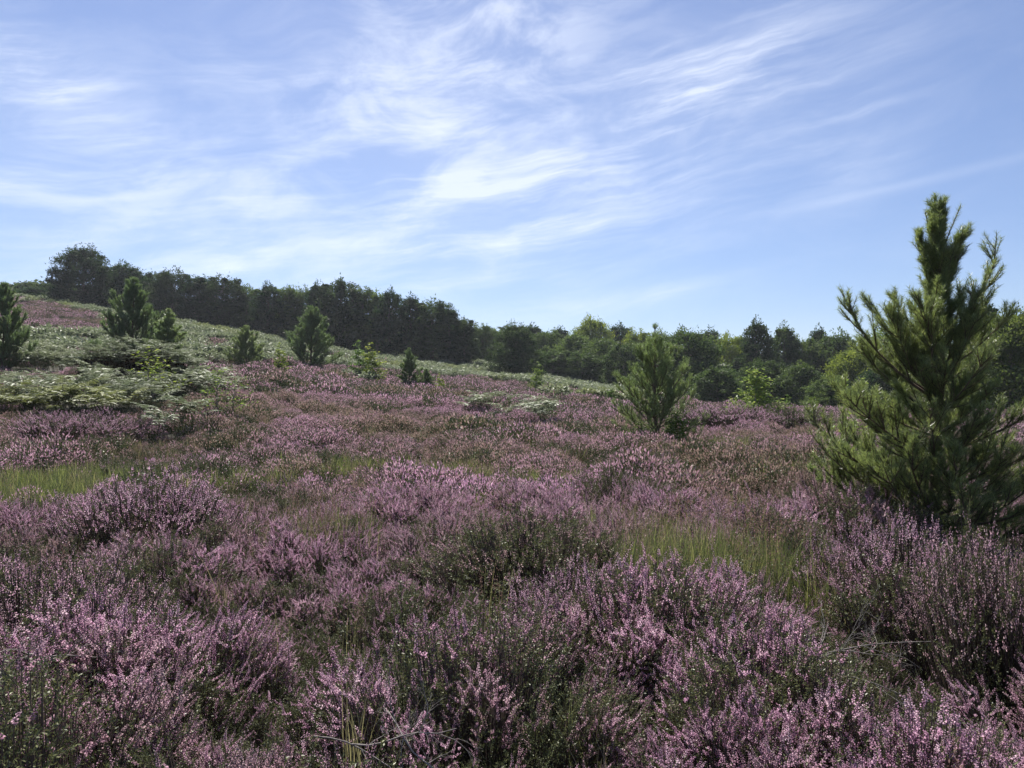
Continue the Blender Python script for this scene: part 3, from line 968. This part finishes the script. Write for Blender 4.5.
for px, top, Y, rz, m, col, sc2, lab in (
    (2, 284, 31, .5, bushy, (.75, .85, .8), .72, 'dark young pine cut by the left edge, above the bracken'),
    (132, 279, 39, 1.2, bushy, (.75, .85, .8), .88, 'broad young pine behind the bracken thicket under the ridge'),
    (168, 309, 36, 2.5, slim, (1.0, 1.05, .9), 1.3, 'small young pine right of the broad one behind the bracken'),
    (246, 326, 47, 3.6, bushy, (1.15, 1.15, 1.1), 1.1, 'round pale green young pine below the tree row'),
    (311, 307, 56, 4.4, bushy, (.8, .9, .8), 1.0, 'dark bushy young pine standing against the ridge wood'),
    (409, 348, 44, 5.2, slim, (.75, .85, .75), 1.2, 'small dark young pine before the end of the ridge wood'),
    (426, 369, 43, .9, bushy, (.8, .9, .75), 1.0, 'very low pine tuft at the right foot of the small dark pine'),
):
    h = size_for(px, top, Y)
    plant_tree('pine_tree', m, lab, 'pine tree', px, Y, (h / 3.0 * sc2, h / 3.0 * sc2, h / 3.0), rz, tuple(.95 * q for q in col), PG)
sap = pine(505, 1.5, .42, needle=.06, nw=.0045, dens=330, whorls=6, nb=(3, 5), up0=.45, up1=1.0, clear=.2, sub=.7, tops=1)
plant_tree('pine_tree', sap, 'thin pine sapling close beside the left of the large pine', 'pine tree', 838, 8.3, size_for(838, 408, 8.3) / 1.5, .4, (1.15, 1.15, 1.0), PG)


# ------------------------------------------------------------------ birch saplings
def birch(seed, H, W, leaf, n, stems=2):
    rng = np.random.default_rng(seed); Bw = Buf(); Bl = Buf()
    segs = []; P = []
    for s in range(stems):
        b = np.append(rng.normal(0, .06, 2), 0); tip = np.array([rng.normal(0, .1) * W, rng.normal(0, .1) * W, H * (1 - .18 * s)])
        t = np.linspace(0, 1, 8); pts = b + (tip - b) * t[:, None] + np.append(np.cumsum(rng.normal(0, .018, (8, 2)), 0), np.zeros((8, 1)), 1) * H * .5
        for i in range(7):
            segs.append(np.concatenate([pts[i], pts[i + 1], [.02 * H / 3 * (1.05 - t[i]), .02 * H / 3 * (1.05 - t[i + 1])]]))
        for k in range(26):
            f = rng.uniform(.12, .98); q = np.array([np.interp(f, t, pts[:, i]) for i in range(3)])
            az = rng.random() * 6.28; L = W * (.25 + .9 * (1 - f)) * rng.uniform(.5, 1.0) * .6
            e = q + np.array([math.cos(az) * L, math.sin(az) * L, L * rng.uniform(.3, 1.1)])
            segs.append(np.concatenate([q, e, [.006 * H / 3, .003]]))
            m = max(2, int(n * L))
            P.append(q + (e - q) * rng.uniform(.15, 1.05, (m, 1)) + rng.normal(0, .05 * W, (m, 3)))
    add_segments(Bw, segs, 0, 5)
    P = np.concatenate(P); m = len(P)
    add_leaves(Bl, P, rng.normal(0, 1, (m, 3)) + [0, 0, -.3], rng.normal(0, 1, (m, 3)), leaf * rng.uniform(.6, 1.3, m), leaf * .75, 0, rng.random(m))
    return Bw.mesh('birch_trunk', [BIRCHBARK]), Bl.mesh('birch_crown', [BIRCHLEAF])


ba = birch(601, 2.2, 1.0, .065, 150, 3); bb = birch(602, 2.2, .7, .065, 150, 2); bc = birch(603, 2.2, .9, .06, 32, 2)
BG = 'birch saplings on the heath'
for px, top, Y, m, rz, col, ws, lab in (
    (751, 373, 30, ba, .3, (1.25, 1.15, 1.1), 1.35, 'pale leafy birch sapling between two purple heather banks'),
    (372, 347, 46, bb, 1.2, (1.35, 1.15, .8), 1.2, 'yellow green birch sapling left of the small dark pine'),
    (360, 345, 47, bb, 2.2, (.75, .85, .8), 1.0, 'darker green sapling touching the yellow green birch'),
    (280, 347, 43, bb, 3.1, (1.3, 1.15, .8), 1.0, 'narrow yellow green sapling left of the dark bushy pine'),
    (537, 366, 52, bb, 4.0, (.95, .95, .8), 1.0, 'lone little sapling on the far pale bracken field'),
    (224, 372, 21, bc, 1.0, (.95, .95, .8), 1.5, 'thin sparse sapling with a bare stem above the heather slope'),
    (152, 352, 25, bc, 2.0, (1.4, 1.25, .8), 1.6, 'low yellow green sapling at the foot of the bracken thicket'),
    (786, 399, 34, bb, 5.0, (.9, .95, .9), 1.1, 'tiny sapling at the wood edge right of the heather banks'),
    (811, 401, 34, ba, 5.8, (1.2, 1.15, .9), 1.0, 'tiny pale sapling left of the thin pine sapling'),
    (862, 384, 11, bc, .6, (1.25, 1.2, .9), .9, 'light leafed sapling showing through behind the large pine'),
    (612, 392, 40, ba, 3.3, (.7, .8, .7), 1.0, 'low green shrub where the pale field meets the wood'),
    (676, 418, 17, ba, 1.9, (.75, .75, .6), 1.5, 'low green shrub at the right foot of the slender pine'),
    (636, 428, 17, bb, 4.9, (.7, .7, .55), 1.6, 'lowest green shrub at the left foot of the slender pine'),
    (440, 378, 42, bb, 2.7, (1.35, 1.2, .8), 1.1, 'small yellowish sapling right of the low pine tuft'),
):
    h = size_for(px, top - 4, Y)
    plant_tree('birch_sapling', m, lab, 'sapling', px, Y, (h / 2.2 * ws * 1.6, h / 2.2 * ws * 1.6, h / 2.2), rz, tuple(1.5 * q for q in col), BG)


# ------------------------------------------------------------------ bracken thicket on its bank
def bracken_thicket(seed, n):
    rng = np.random.default_rng(seed); B = Buf()
    for i in range(n):
        a = rng.random() * 6.28; q = math.sqrt(rng.random())
        hz = 2.0 * math.sqrt(max(0, 1 - (.9 * q) ** 2))
        p = np.array([math.cos(a) * q * 2.2, math.sin(a) * q * 1.25, 0])
        top = p + np.array([rng.normal(0, .08), rng.normal(0, .08), hz * rng.uniform(.66, .86)])
        add_segments(B, [np.concatenate([p, top, [.006, .005]])], 1, 3)
        frond(B, rng, top, a + rng.normal(0, .8), rng.uniform(.6, 1.0), rng.uniform(.9, 1.4), 10, rng.uniform(.5, .95))
    m = 5200                                              # dark brown leaves added under the canopy to deepen the front's shade
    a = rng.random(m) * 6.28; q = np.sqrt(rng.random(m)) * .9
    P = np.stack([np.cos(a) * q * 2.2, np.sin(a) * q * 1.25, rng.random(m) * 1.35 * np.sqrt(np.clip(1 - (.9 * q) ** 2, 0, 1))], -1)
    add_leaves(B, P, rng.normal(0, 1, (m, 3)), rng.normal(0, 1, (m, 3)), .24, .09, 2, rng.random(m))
    return B.mesh('bracken_thicket', BM)


Xp = upx(132, 28.5)
t = link('bracken_thicket', bracken_thicket(610, 330)); t.location = (Xp, 28.5, h1(Xp, 28.5))
t['label'] = 'domed bracken thicket with a dark shaded front, below the broad young pine'; t['category'] = 'bracken'


# ------------------------------------------------------------------ woodland trees
def wood_tree(seed, kind, H, W, leaf, nclump, per, clear):
    """tapered trunk with limbs, crown of many leaf-sized faces in uneven clumps"""
    rng = np.random.default_rng(seed); Bw = Buf(); Bl = Buf()
    nt_ = 9; tz = np.linspace(0, 1, nt_)
    tp = np.concatenate([np.cumsum(rng.normal(0, .012, (nt_, 2)), 0) * H * .4, (tz * H * .88)[:, None]], 1); tp -= tp[0]
    add_tube(Bw, tp, H * .020 * (1 - tz) ** .7 + .04, 0, 7)
    segs = []; C = []; RR = []
    for i in range(nclump):
        f = (i + rng.random()) / nclump
        if kind == 'round': prof = math.sin(math.pi * (.12 + .80 * f)) ** .55
        elif kind == 'dome': prof = math.sqrt(max(.02, 1 - f ** 2.4)) * (.8 + .2 * min(1, f * 4))
        elif kind == 'pine': prof = (.55 + .45 * math.sin(math.pi * min(1, f * 1.1))) * (1 - .5 * f ** 4)
        elif kind == 'cone': prof = (1 - f) ** .75 * 1.1 + .1
        else: prof = .55 + .45 * math.sin(math.pi * (.15 + .75 * f))
        az = i * 2.4 + rng.normal(0, .5); q = rng.uniform(.1, 1.0) ** .6 * prof
        z = H * (clear + (.97 - clear) * f)
        r = W * (rng.uniform(.07, .20) if i % 3 else rng.uniform(.05, .12)) * (1 - .25 * f)
        if i % 3 == 0: q = prof * rng.uniform(.8, .98)
        c = np.array([math.cos(az) * q * (W * .5 - r * .5), math.sin(az) * q * (W * .5 - r * .5), z - r * .6])
        C.append(c); RR.append(r)
        b = np.array([np.interp(max(.1, (z / H - .16)), tz * .88, tp[:, k]) for k in range(3)])
        m = (b + c) / 2 + np.array([0, 0, -.04 * H])
        w = H * .006
        segs += [np.concatenate([b, m, [w, w * .7]]), np.concatenate([m, c, [w * .7, w * .25]])]
    add_segments(Bw, segs, 0, 5)
    for c, r in zip(C, RR):
        n = int(per * rng.uniform(.6, 1.3) * min(1.3, .35 + 4 * r / W))
        d = unit(rng.normal(size=(n, 3)) + [0, 0, .25]); rad = r * (rng.uniform(.2, 1.1, n) ** .6 + .25 * rng.random(n) ** 4)
        sq = np.array([1, 1, .62 if kind == 'pine' else .8])
        P = c + d * rad[:, None] * sq
        tone = rng.uniform(.25, .75)
        Nn = unit(d + rng.normal(0, .55, (n, 3)))
        u, w = frame(Nn); a = rng.random(n) * 6.28
        D = np.cos(a)[:, None] * u + np.sin(a)[:, None] * w
        add_leaves(Bl, P - D * leaf * .5, D, Nn, leaf * rng.uniform(.6, 1.4, n), leaf * .62 * rng.uniform(.7, 1.2, n), 0, np.clip(tone + rng.normal(0, .16, n), 0, 1))
    m = int(nclump * per * .38)
    f = rng.random(m) ** .85; az = rng.random(m) * 6.28
    if kind == 'round': prof = np.sin(np.pi * (.12 + .86 * f)) ** .55
    elif kind == 'dome': prof = np.sqrt(np.clip(1 - f ** 2.4, .0, 1)) * (.8 + .2 * np.minimum(1, f * 4))
    elif kind == 'pine': prof = (.55 + .45 * np.sin(np.pi * np.minimum(1, f * 1.1))) * np.sqrt(np.clip(1 - f ** 3.5, 0, 1))
    else: prof = (.55 + .45 * np.sin(np.pi * (.15 + .75 * f))) * np.sqrt(np.clip(1 - f ** 5, 0, 1))
    bump = np.clip((fbm(az * 2.1 + seed, f * 7.0, 12, 4) - .5) * 1.9 + .5, 0, 1)
    rr = prof * W * .5 * (.40 + .72 * bump) * rng.uniform(.35, 1.06, m) ** .5
    P = np.stack([np.cos(az) * rr, np.sin(az) * rr, H * (clear + (.80 + .24 * bump - clear) * f) + rng.normal(0, .2, m)], -1)
    D = np.stack([np.cos(az) * .5, np.sin(az) * .5, np.full(m, .9)], -1) + rng.normal(0, .5, (m, 3))
    add_leaves(Bl, P, D, rng.normal(0, 1, (m, 3)), leaf * rng.uniform(.6, 1.5, m), leaf * .45, 0, np.clip(.15 + .7 * bump + rng.normal(0, .14, m), 0, 1))
    return Bw.mesh('tree_trunk', [DARKBARK], True), Bl.mesh('tree_crown', [CROWN])


KIND = {}
for s, (k, H, W, lf, nc, per, cl) in enumerate((
    ('round', 10, 9, .28, 100, 230, .04), ('round', 10, 8, .27, 90, 230, .05), ('dome', 10, 10, .28, 104, 230, .05), ('dome', 10, 9, .27, 96, 230, .06),
    ('pine', 10, 6.0, .26, 60, 200, .20), ('pine', 10, 5.2, .26, 54, 200, .26), ('tall', 10, 5.6, .26, 76, 220, .05), ('tall', 10, 5.0, .26, 72, 220, .05),
    ('pine', 10, 4.6, .28, 46, 220, .36))):
    KIND.setdefault(k, []).append(wood_tree(700 + s, k, H, W, lf, nc, per, cl))
KW = {'round': (9, 8), 'dome': (10, 9), 'pine': (6.0, 5.2, 4.6), 'tall': (5.6, 5.0), 'none': ()}
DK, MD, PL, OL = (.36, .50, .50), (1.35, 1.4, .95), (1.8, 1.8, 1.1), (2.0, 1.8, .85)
RIDGE = 'trees of the dark row along the ridge'; WOOD = 'trees of the wood below the hill'
# px, top row, depth, width px, kind, variant, colour, group, label
TREES = [
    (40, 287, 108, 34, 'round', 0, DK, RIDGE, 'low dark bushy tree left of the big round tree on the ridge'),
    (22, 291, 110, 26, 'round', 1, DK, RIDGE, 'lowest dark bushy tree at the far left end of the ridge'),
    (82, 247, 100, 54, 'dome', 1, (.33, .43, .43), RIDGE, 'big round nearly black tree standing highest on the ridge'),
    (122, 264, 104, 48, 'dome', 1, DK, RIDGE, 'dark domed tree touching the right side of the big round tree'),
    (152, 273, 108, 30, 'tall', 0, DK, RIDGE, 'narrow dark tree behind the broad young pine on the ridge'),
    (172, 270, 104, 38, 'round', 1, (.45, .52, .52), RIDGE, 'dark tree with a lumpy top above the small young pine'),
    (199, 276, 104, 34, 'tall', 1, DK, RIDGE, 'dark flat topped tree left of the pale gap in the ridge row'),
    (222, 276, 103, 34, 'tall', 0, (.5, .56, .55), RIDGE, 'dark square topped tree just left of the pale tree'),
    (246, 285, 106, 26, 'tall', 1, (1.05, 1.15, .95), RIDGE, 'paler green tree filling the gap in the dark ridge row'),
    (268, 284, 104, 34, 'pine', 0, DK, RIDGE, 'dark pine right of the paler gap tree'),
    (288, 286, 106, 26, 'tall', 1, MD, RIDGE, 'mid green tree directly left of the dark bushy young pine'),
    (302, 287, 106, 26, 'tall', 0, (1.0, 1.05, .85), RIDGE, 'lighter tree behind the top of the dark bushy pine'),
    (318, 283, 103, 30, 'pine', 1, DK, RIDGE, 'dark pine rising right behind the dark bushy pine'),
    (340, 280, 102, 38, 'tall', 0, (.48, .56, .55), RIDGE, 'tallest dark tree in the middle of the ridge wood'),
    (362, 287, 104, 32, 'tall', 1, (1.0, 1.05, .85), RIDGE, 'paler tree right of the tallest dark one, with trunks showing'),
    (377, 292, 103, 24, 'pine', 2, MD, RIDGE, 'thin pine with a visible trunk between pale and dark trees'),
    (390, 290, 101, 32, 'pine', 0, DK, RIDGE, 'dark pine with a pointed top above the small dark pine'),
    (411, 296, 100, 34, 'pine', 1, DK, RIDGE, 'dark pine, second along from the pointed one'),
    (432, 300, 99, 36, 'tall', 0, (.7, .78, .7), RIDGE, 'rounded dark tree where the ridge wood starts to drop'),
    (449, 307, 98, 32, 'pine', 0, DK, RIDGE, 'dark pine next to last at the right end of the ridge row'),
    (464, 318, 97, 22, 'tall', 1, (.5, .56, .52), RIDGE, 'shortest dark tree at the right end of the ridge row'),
    (482, 325, 112, 30, 'round', 1, (1.0, 1.05, .9), WOOD, 'pale rounded tree just right of the ridge row'),
    (497, 330, 118, 24, 'tall', 0, MD, WOOD, 'narrow tree left of the spreading tree on the pale field'),
    (515, 324, 88, 40, 'dome', 0, (.6, .68, .62), WOOD, 'spreading tree with a bare trunk standing on the pale field'),
    (531, 325, 122, 30, 'pine', 2, DK, WOOD, 'dark flat pine top peeping right of the spreading tree'),
    (548, 331, 112, 34, 'round', 0, (1.0, 1.05, .85), WOOD, 'light green tree beyond the lone little sapling'),
    (561, 328, 125, 24, 'pine', 1, DK, WOOD, 'small dark pine top left of the tall rounded crown'),
    (575, 334, 104, 38, 'dome', 1, MD, WOOD, 'mid green tree under and left of the tall rounded crown'),
    (592, 318, 122, 40, 'dome', 0, OL, WOOD, 'tall rounded olive crown standing above the wood skyline'),
    (619, 325, 124, 36, 'pine', 0, DK, WOOD, 'flat dark pine top right of the tall rounded olive crown'),
    (604, 338, 100, 40, 'round', 0, (1.1, 1.15, .85), WOOD, 'light green tree in front, below the tall rounded crown'),
    (638, 331, 112, 34, 'round', 1, OL, WOOD, 'olive tree just left of the slender pine leader'),
    (626, 344, 92, 34, 'round', 1, (.7, .78, .65), WOOD, 'dark green tree low at the left of the slender pine'),
    (662, 333, 104, 34, 'dome', 1, (1.2, 1.2, .9), WOOD, 'light tree directly behind the slender pine'),
    (688, 330, 84, 62, 'dome', 0, (.75, .85, .65), WOOD, 'very wide dome shaped tree right of the slender pine'),
    (711, 329, 122, 22, 'pine', 2, DK, WOOD, 'little dark pine top over the right shoulder of the wide dome'),
    (733, 335, 98, 42, 'round', 0, OL, WOOD, 'olive green tree left of the tall dark pine'),
    (757, 321, 92, 32, 'pine', 0, (.5, .58, .55), WOOD, 'tall dark pine breaking the skyline above the birch sapling'),
    (784, 325, 96, 28, 'pine', 1, (.75, .8, .7), WOOD, 'second tall pine, just right of the tall dark one'),
    (802, 338, 96, 34, 'round', 1, (1.25, 1.25, .9), WOOD, 'pale green tree right of the two tall pines'),
    (819, 328, 112, 26, 'pine', 1, DK, WOOD, 'dark pine crown left of the long left branch of the large pine'),
    (837, 334, 96, 54, 'dome', 1, (.8, .88, .7), WOOD, 'broad dark green crown behind the left branches of the large pine'),
    (856, 348, 80, 52, 'dome', 0, OL, WOOD, 'yellow olive tree lower down behind the left branches of the large pine'),
    (718, 368, 76, 40, 'round', 1, (.8, .9, .7), WOOD, 'low dark tree behind the left heather bank'),
    (765, 360, 78, 44, 'round', 0, (.65, .72, .62), WOOD, 'low dark rounded tree right behind the pale birch sapling'),
    (800, 364, 74, 40, 'dome', 1, (1.0, 1.05, .85), WOOD, 'low mid green tree behind the right heather bank'),
    (832, 378, 68, 36, 'round', 1, (1.15, 1.2, .95), WOOD, 'low pale green tree behind the thin pine sapling'),
    (885, 332, 100, 60, 'dome', 0, MD, WOOD, 'green crown seen through the left half of the large pine'),
    (892, 366, 70, 50, 'round', 0, DK, WOOD, 'low dark tree seen through the large pine'),
    (930, 334, 96, 60, 'dome', 1, DK, WOOD, 'dark crown hidden behind the trunk of the large pine'),
    (965, 350, 66, 54, 'round', 1, (.75, .82, .65), WOOD, 'rounded tree behind the right branches of the large pine'),
    (983, 302, 62, 44, 'pine', 1, DK, WOOD, 'dark pine top under the upturned right branch of the large pine'),
    (1012, 312, 52, 78, 'dome', 0, (1.15, 1.1, .7), WOOD, 'large olive tree at the right edge beyond the large pine'),
    (1060, 318, 60, 80, 'round', 0, MD, WOOD, 'green tree cut off by the right edge of the picture'),
    (655, 362, 82, 40, 'round', 0, (.8, .9, .7), WOOD, 'low dark tree behind the foot of the slender pine'),
    (582, 352, 96, 34, 'round', 1, (.8, .9, .7), WOOD, 'low dark tree at the back edge of the pale field'),
    (553, 350, 98, 34, 'tall', 0, (.8, .9, .7), WOOD, 'dark narrow tree at the back of the pale field beyond the sapling'),
]
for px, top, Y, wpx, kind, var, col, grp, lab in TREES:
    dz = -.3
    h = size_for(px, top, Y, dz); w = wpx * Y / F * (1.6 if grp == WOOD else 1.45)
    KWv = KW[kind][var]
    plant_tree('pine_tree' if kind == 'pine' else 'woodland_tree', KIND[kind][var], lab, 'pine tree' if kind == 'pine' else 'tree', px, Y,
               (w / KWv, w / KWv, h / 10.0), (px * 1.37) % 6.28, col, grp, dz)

# dense shade under and behind the trees: undergrowth nobody could count
acc4 = {k: [] for k in acc}
ug = []
for s in range(3):
    rng = np.random.default_rng(900 + s); B = Buf(); n = 420
    d = unit(rng.normal(size=(n, 3))); P = d * rng.uniform(.6, 1.1, (n, 1)) * [1, 1, .9] + [0, 0, .75]
    Nn = unit(d + rng.normal(0, .6, (n, 3))); u, w = frame(Nn)
    add_leaves(B, P, u, Nn, .32, .2, 0, np.clip(rng.normal(.4, .22, n), 0, 1))
    ug.append(B.mesh('undergrowth_plant', [CROWN]))
x, y = jgrid(74, 150, 2.0, rngS, xmin=4)
u = pix(x, y)
edge = np.interp(u, [-100, 60, 240, 330, 470, 480, 620, 660, 1100], [108, 107, 108, 107, 103, 114, 100, 86, 76])
k = y > edge + 2
sc_ = rngS.uniform(1.0, 2.2, k.sum()) + np.clip((y[k] - edge[k] - 4) / 12, 0, 1) * rngS.uniform(.2, 2.6, k.sum()) * np.select([u[k] > 500, u[k] > 235, u[k] > 60], [1.0, .75, .35], 0.0)
put(acc4, x[k], y[k], sc_, rngS.choice([0, 1, 2], k.sum()), np.zeros(k.sum()))
scatter('undergrowth', ug, {k: np.concatenate(v) for k, v in acc4.items()}, (.75, .88, .6))


# ------------------------------------------------------------------ dead heather branches
def dead_branch(seed, L, n):
    rng = np.random.default_rng(seed); segs = []
    def grow(p, d, L, r, lvl):
        m = 6; pts = [p]
        for i in range(m):
            d = unit(d + rng.normal(0, .16, 3)); pts.append(pts[-1] + d * L / m)
        for i in range(m):
            segs.append(np.concatenate([pts[i], pts[i + 1], [r * (1 - .6 * i / m), r * (1 - .6 * (i + 1) / m)]]))
            if lvl < 3 and i > 0:
                for _ in range(1):
                    if rng.random() < .25: continue
                    grow(pts[i], unit(d + rng.normal(0, .5, 3)), L * rng.uniform(.3, .6), r * .5, lvl + 1)
    for i in range(n):
        a = rng.uniform(-1.2, 1.2)
        grow(np.append(rng.normal(0, .03, 2), 0), unit(np.array([math.cos(a), math.sin(a), rng.uniform(.0, .35)])), L * rng.uniform(.7, 1.1), .0032, 0)
    B = Buf(); add_segments(B, segs, 0, 4); return B.mesh('dead_branch', [DEADWOOD])


for px, Y, z, rz, L, n, seed, lab in (
    (800, 3.15, .42, .6, .55, 4, 1, 'bleached dead heather branch fanning over the pink heather right of the green tussock'),
    (330, 2.25, .50, .1, .36, 2, 2, 'grey bare twig lying across the dark hollow between foreground heathers'),
    (435, 2.05, .48, 2.9, .32, 2, 3, 'short grey dead twig pointing left in the dark foreground hollow'),
    (700, 3.9, .38, 2.4, .42, 3, 4, 'dry forked heather twigs in front of the green grass tussock'),
    (40, 2.9, .52, .3, .35, 3, 5, 'dry pale twigs among faded heather at the left edge'),
):
    Xp = upx(px, Y)
    o = link('dead_branch', dead_branch(1000 + seed, L, n)); o.location = (Xp, Y, h1(Xp, Y) + z - .05); o.rotation_euler = (0, 0, rz)
    o['label'] = lab; o['category'] = 'dead branch'; o['group'] = 'dead heather branches'

# ------------------------------------------------------------------ sky, clouds and sun
w = bpy.data.worlds.new('World'); scene.world = w; w.use_nodes = True
nt = w.node_tree; nt.nodes.clear()
out = nt.nodes.new('ShaderNodeOutputWorld'); bg = nt.nodes.new('ShaderNodeBackground')
sky = nt.nodes.new('ShaderNodeTexSky'); sky.sky_type = 'NISHITA'; sky.sun_disc = False
sky.sun_elevation = SUN_EL; sky.sun_rotation = SUN_AZ % (2 * math.pi)
sky.altitude = 0; sky.air_density = 1.0; sky.dust_density = 0.3; sky.ozone_density = 4.5
tc = nt.nodes.new('ShaderNodeTexCoord'); sp = nt.nodes.new('ShaderNodeSeparateXYZ')
nt.links.new(tc.outputs['Generated'], sp.inputs[0])
dx, dy, dz = (X(nt, sp.outputs[i]) for i in range(3))
az = dx._m('ARCTAN2', dy) * (180 / math.pi); el = dz._m('ARCSINE') * (180 / math.pi)     # degrees


def noise_at(a, b, c, scale, detail, rough=.55, dist=0.0):
    cb = nt.nodes.new('ShaderNodeCombineXYZ')
    for i, q in enumerate((a, b, c)):
        if isinstance(q, X): nt.links.new(q.k, cb.inputs[i])
        else: cb.inputs[i].default_value = q
    n = nt.nodes.new('ShaderNodeTexNoise'); n.inputs['Scale'].default_value = scale; n.inputs['Detail'].default_value = detail
    n.inputs['Roughness'].default_value = rough; n.inputs['Distortion'].default_value = dist
    nt.links.new(cb.outputs[0], n.inputs[0])
    return X(nt, n.outputs[0])


w1 = noise_at(az, el, 3.0, .09, 3) - .5; w2 = noise_at(az, el, 9.0, .09, 3) - .5
a2 = az + w1 * 3.0; e2 = el + w2 * 2.2


def deg(px, py):
    return math.degrees(math.atan((px - CX) / F)), math.degrees(math.atan((HY - py) / F / math.hypot(1, (px - CX) / F)))


def blob(px, py, rx, ry, rot, wt, warped=True):
    """soft ellipse of cloud around a direction of the sky (sizes in degrees / 13 per unit of 100)"""
    ca, ce = deg(px, py); s = .075 * math.cos(R(ca)) 
    c, sn = math.cos(R(rot)), math.sin(R(rot))
    A = (a2 if warped else az) - ca; E = (e2 if warped else el) - ce
    p = (A * c + E * sn) / (rx * s); q = (E * c - A * sn) / (ry * s)
    return ((p * p + q * q) * -1.0)._m("EXPONENT") * wt


c17, s17 = math.cos(R(9)), math.sin(R(9))
along = a2 * c17 + e2 * s17; across = e2 * c17 - a2 * s17
fine = noise_at(along * .045, across * .40, 1.0, 1.0, 12, .66, .15)
curl = noise_at(along * .10, across * .26, 5.0, 1.0, 9, .62, .5)
main = blob(580, 160, 220, 72, 14, .85) + blob(470, 160, 75, 55, 20, .55) + blob(700, 75, 120, 38, 14, .55) + blob(430, 258, 210, 34, 6, .5) \
    + blob(620, 300, 120, 11, 9, .55, False) + blob(860, 135, 60, 45, 60, .28)
left = blob(45, 80, 100, 36, -18, 1.2) + blob(15, 182, 90, 15, 6, .95) + blob(225, 185, 95, 32, 8, .6) + blob(90, 250, 150, 24, 2, .4) + blob(215, 78, 60, 22, 10, .4) + blob(350, 105, 70, 40, 20, .45)
streak = blob(880, 190, 170, 5, 7, .16, False) + blob(330, 243, 90, 7, 9, .5, False) + blob(225, 268, 60, 5, 8, .5, False)
fil = noise_at(along * .09, across * 1.5, 11.0, 1.0, 6, .6, .1)
veil = blob(480, 30, 150, 80, 30, .65) + blob(350, 190, 480, 170, 5, .26) + blob(80, 230, 260, 100, 0, .22)
wisp = (fine.smooth(.41, .70) * .85 + curl.smooth(.48, .72) * .25) * (fil.smooth(.3, .72) * .9 + .55)
cloud = (main + left).clamp(0, 1.15) * wisp * .78 + (main + left).clamp() * .12 + streak * (fine.smooth(.3, .6) * .7 + .3) + 0.07 + veil * (curl.smooth(.38, .66) * .9 + .15)
cloud = (cloud * .95).clamp(0, .92) * el.smooth(-1, 2)
cc = nt.nodes.new('ShaderNodeRGB'); cc.outputs[0].default_value = (8.6, 9.0, 10.2, 1)
sky_c = mixc(nt, 1.0, sky.outputs[0], (.92, .885, .98), 'MULTIPLY')
cc2 = mixc(nt, 0.25, cc.outputs[0], sky.outputs[0])
col = mixc(nt, cloud, sky_c, cc2)
nt.links.new(col, bg.inputs[0]); bg.inputs[1].default_value = 0.064
nt.links.new(bg.outputs[0], out.inputs[0])

sl = bpy.data.lights.new('sun', 'SUN'); sl.energy = 5.0; sl.angle = R(.53); sl.color = (1, .955, .89)
so = bpy.data.objects.new('sun', sl); COL.objects.link(so)
sd = Vector((math.sin(SUN_AZ) * math.cos(SUN_EL), math.cos(SUN_AZ) * math.cos(SUN_EL), math.sin(SUN_EL)))
so.rotation_euler = sd.to_track_quat('Z', 'Y').to_euler()

# ------------------------------------------------------------------ air
hz = Buf(); a0, a1 = np.array([-2100, -2100, -30.]), np.array([2100, 2100, 27.])
hv = np.array([[x_, y_, z_] for z_ in (a0[2], a1[2]) for y_ in (a0[1], a1[1]) for x_ in (a0[0], a1[0])])
hz.add(hv, [[0, 2, 3, 1], [4, 5, 7, 6], [0, 1, 5, 4], [2, 6, 7, 3], [0, 4, 6, 2], [1, 3, 7, 5]])
hm, nth, outh = new_mat('air')
pv = nth.nodes.new('ShaderNodeVolumePrincipled'); pv.inputs['Color'].default_value = (.86, .91, 1, 1); pv.inputs['Density'].default_value = .00024
pv.inputs['Anisotropy'].default_value = .35
nth.links.new(pv.outputs[0], outh.inputs['Volume'])
ho = link('haze', hz.mesh('haze', [hm])); ho['kind'] = 'stuff'

# ------------------------------------------------------------------ camera
cam = bpy.data.cameras.new('camera'); co = bpy.data.objects.new('camera', cam); COL.objects.link(co)
cam.sensor_fit = 'HORIZONTAL'; cam.sensor_width = 36; cam.lens = 36 * F / 1024
cam.clip_start = .05; cam.clip_end = 12000
co.location = (0, 0, EYE); co.rotation_euler = (R(90) + math.atan((HY - 384) / F), 0, 0)
scene.camera = co
scene.view_settings.view_transform = 'Standard'; scene.view_settings.look = 'None'; scene.view_settings.gamma = 1
scene.view_settings.exposure = 0.95
scene.cycles.use_denoising = True
scene.cycles.max_bounces = 5; scene.cycles.diffuse_bounces = 3; scene.cycles.transmission_bounces = 3; scene.cycles.transparent_max_bounces = 4
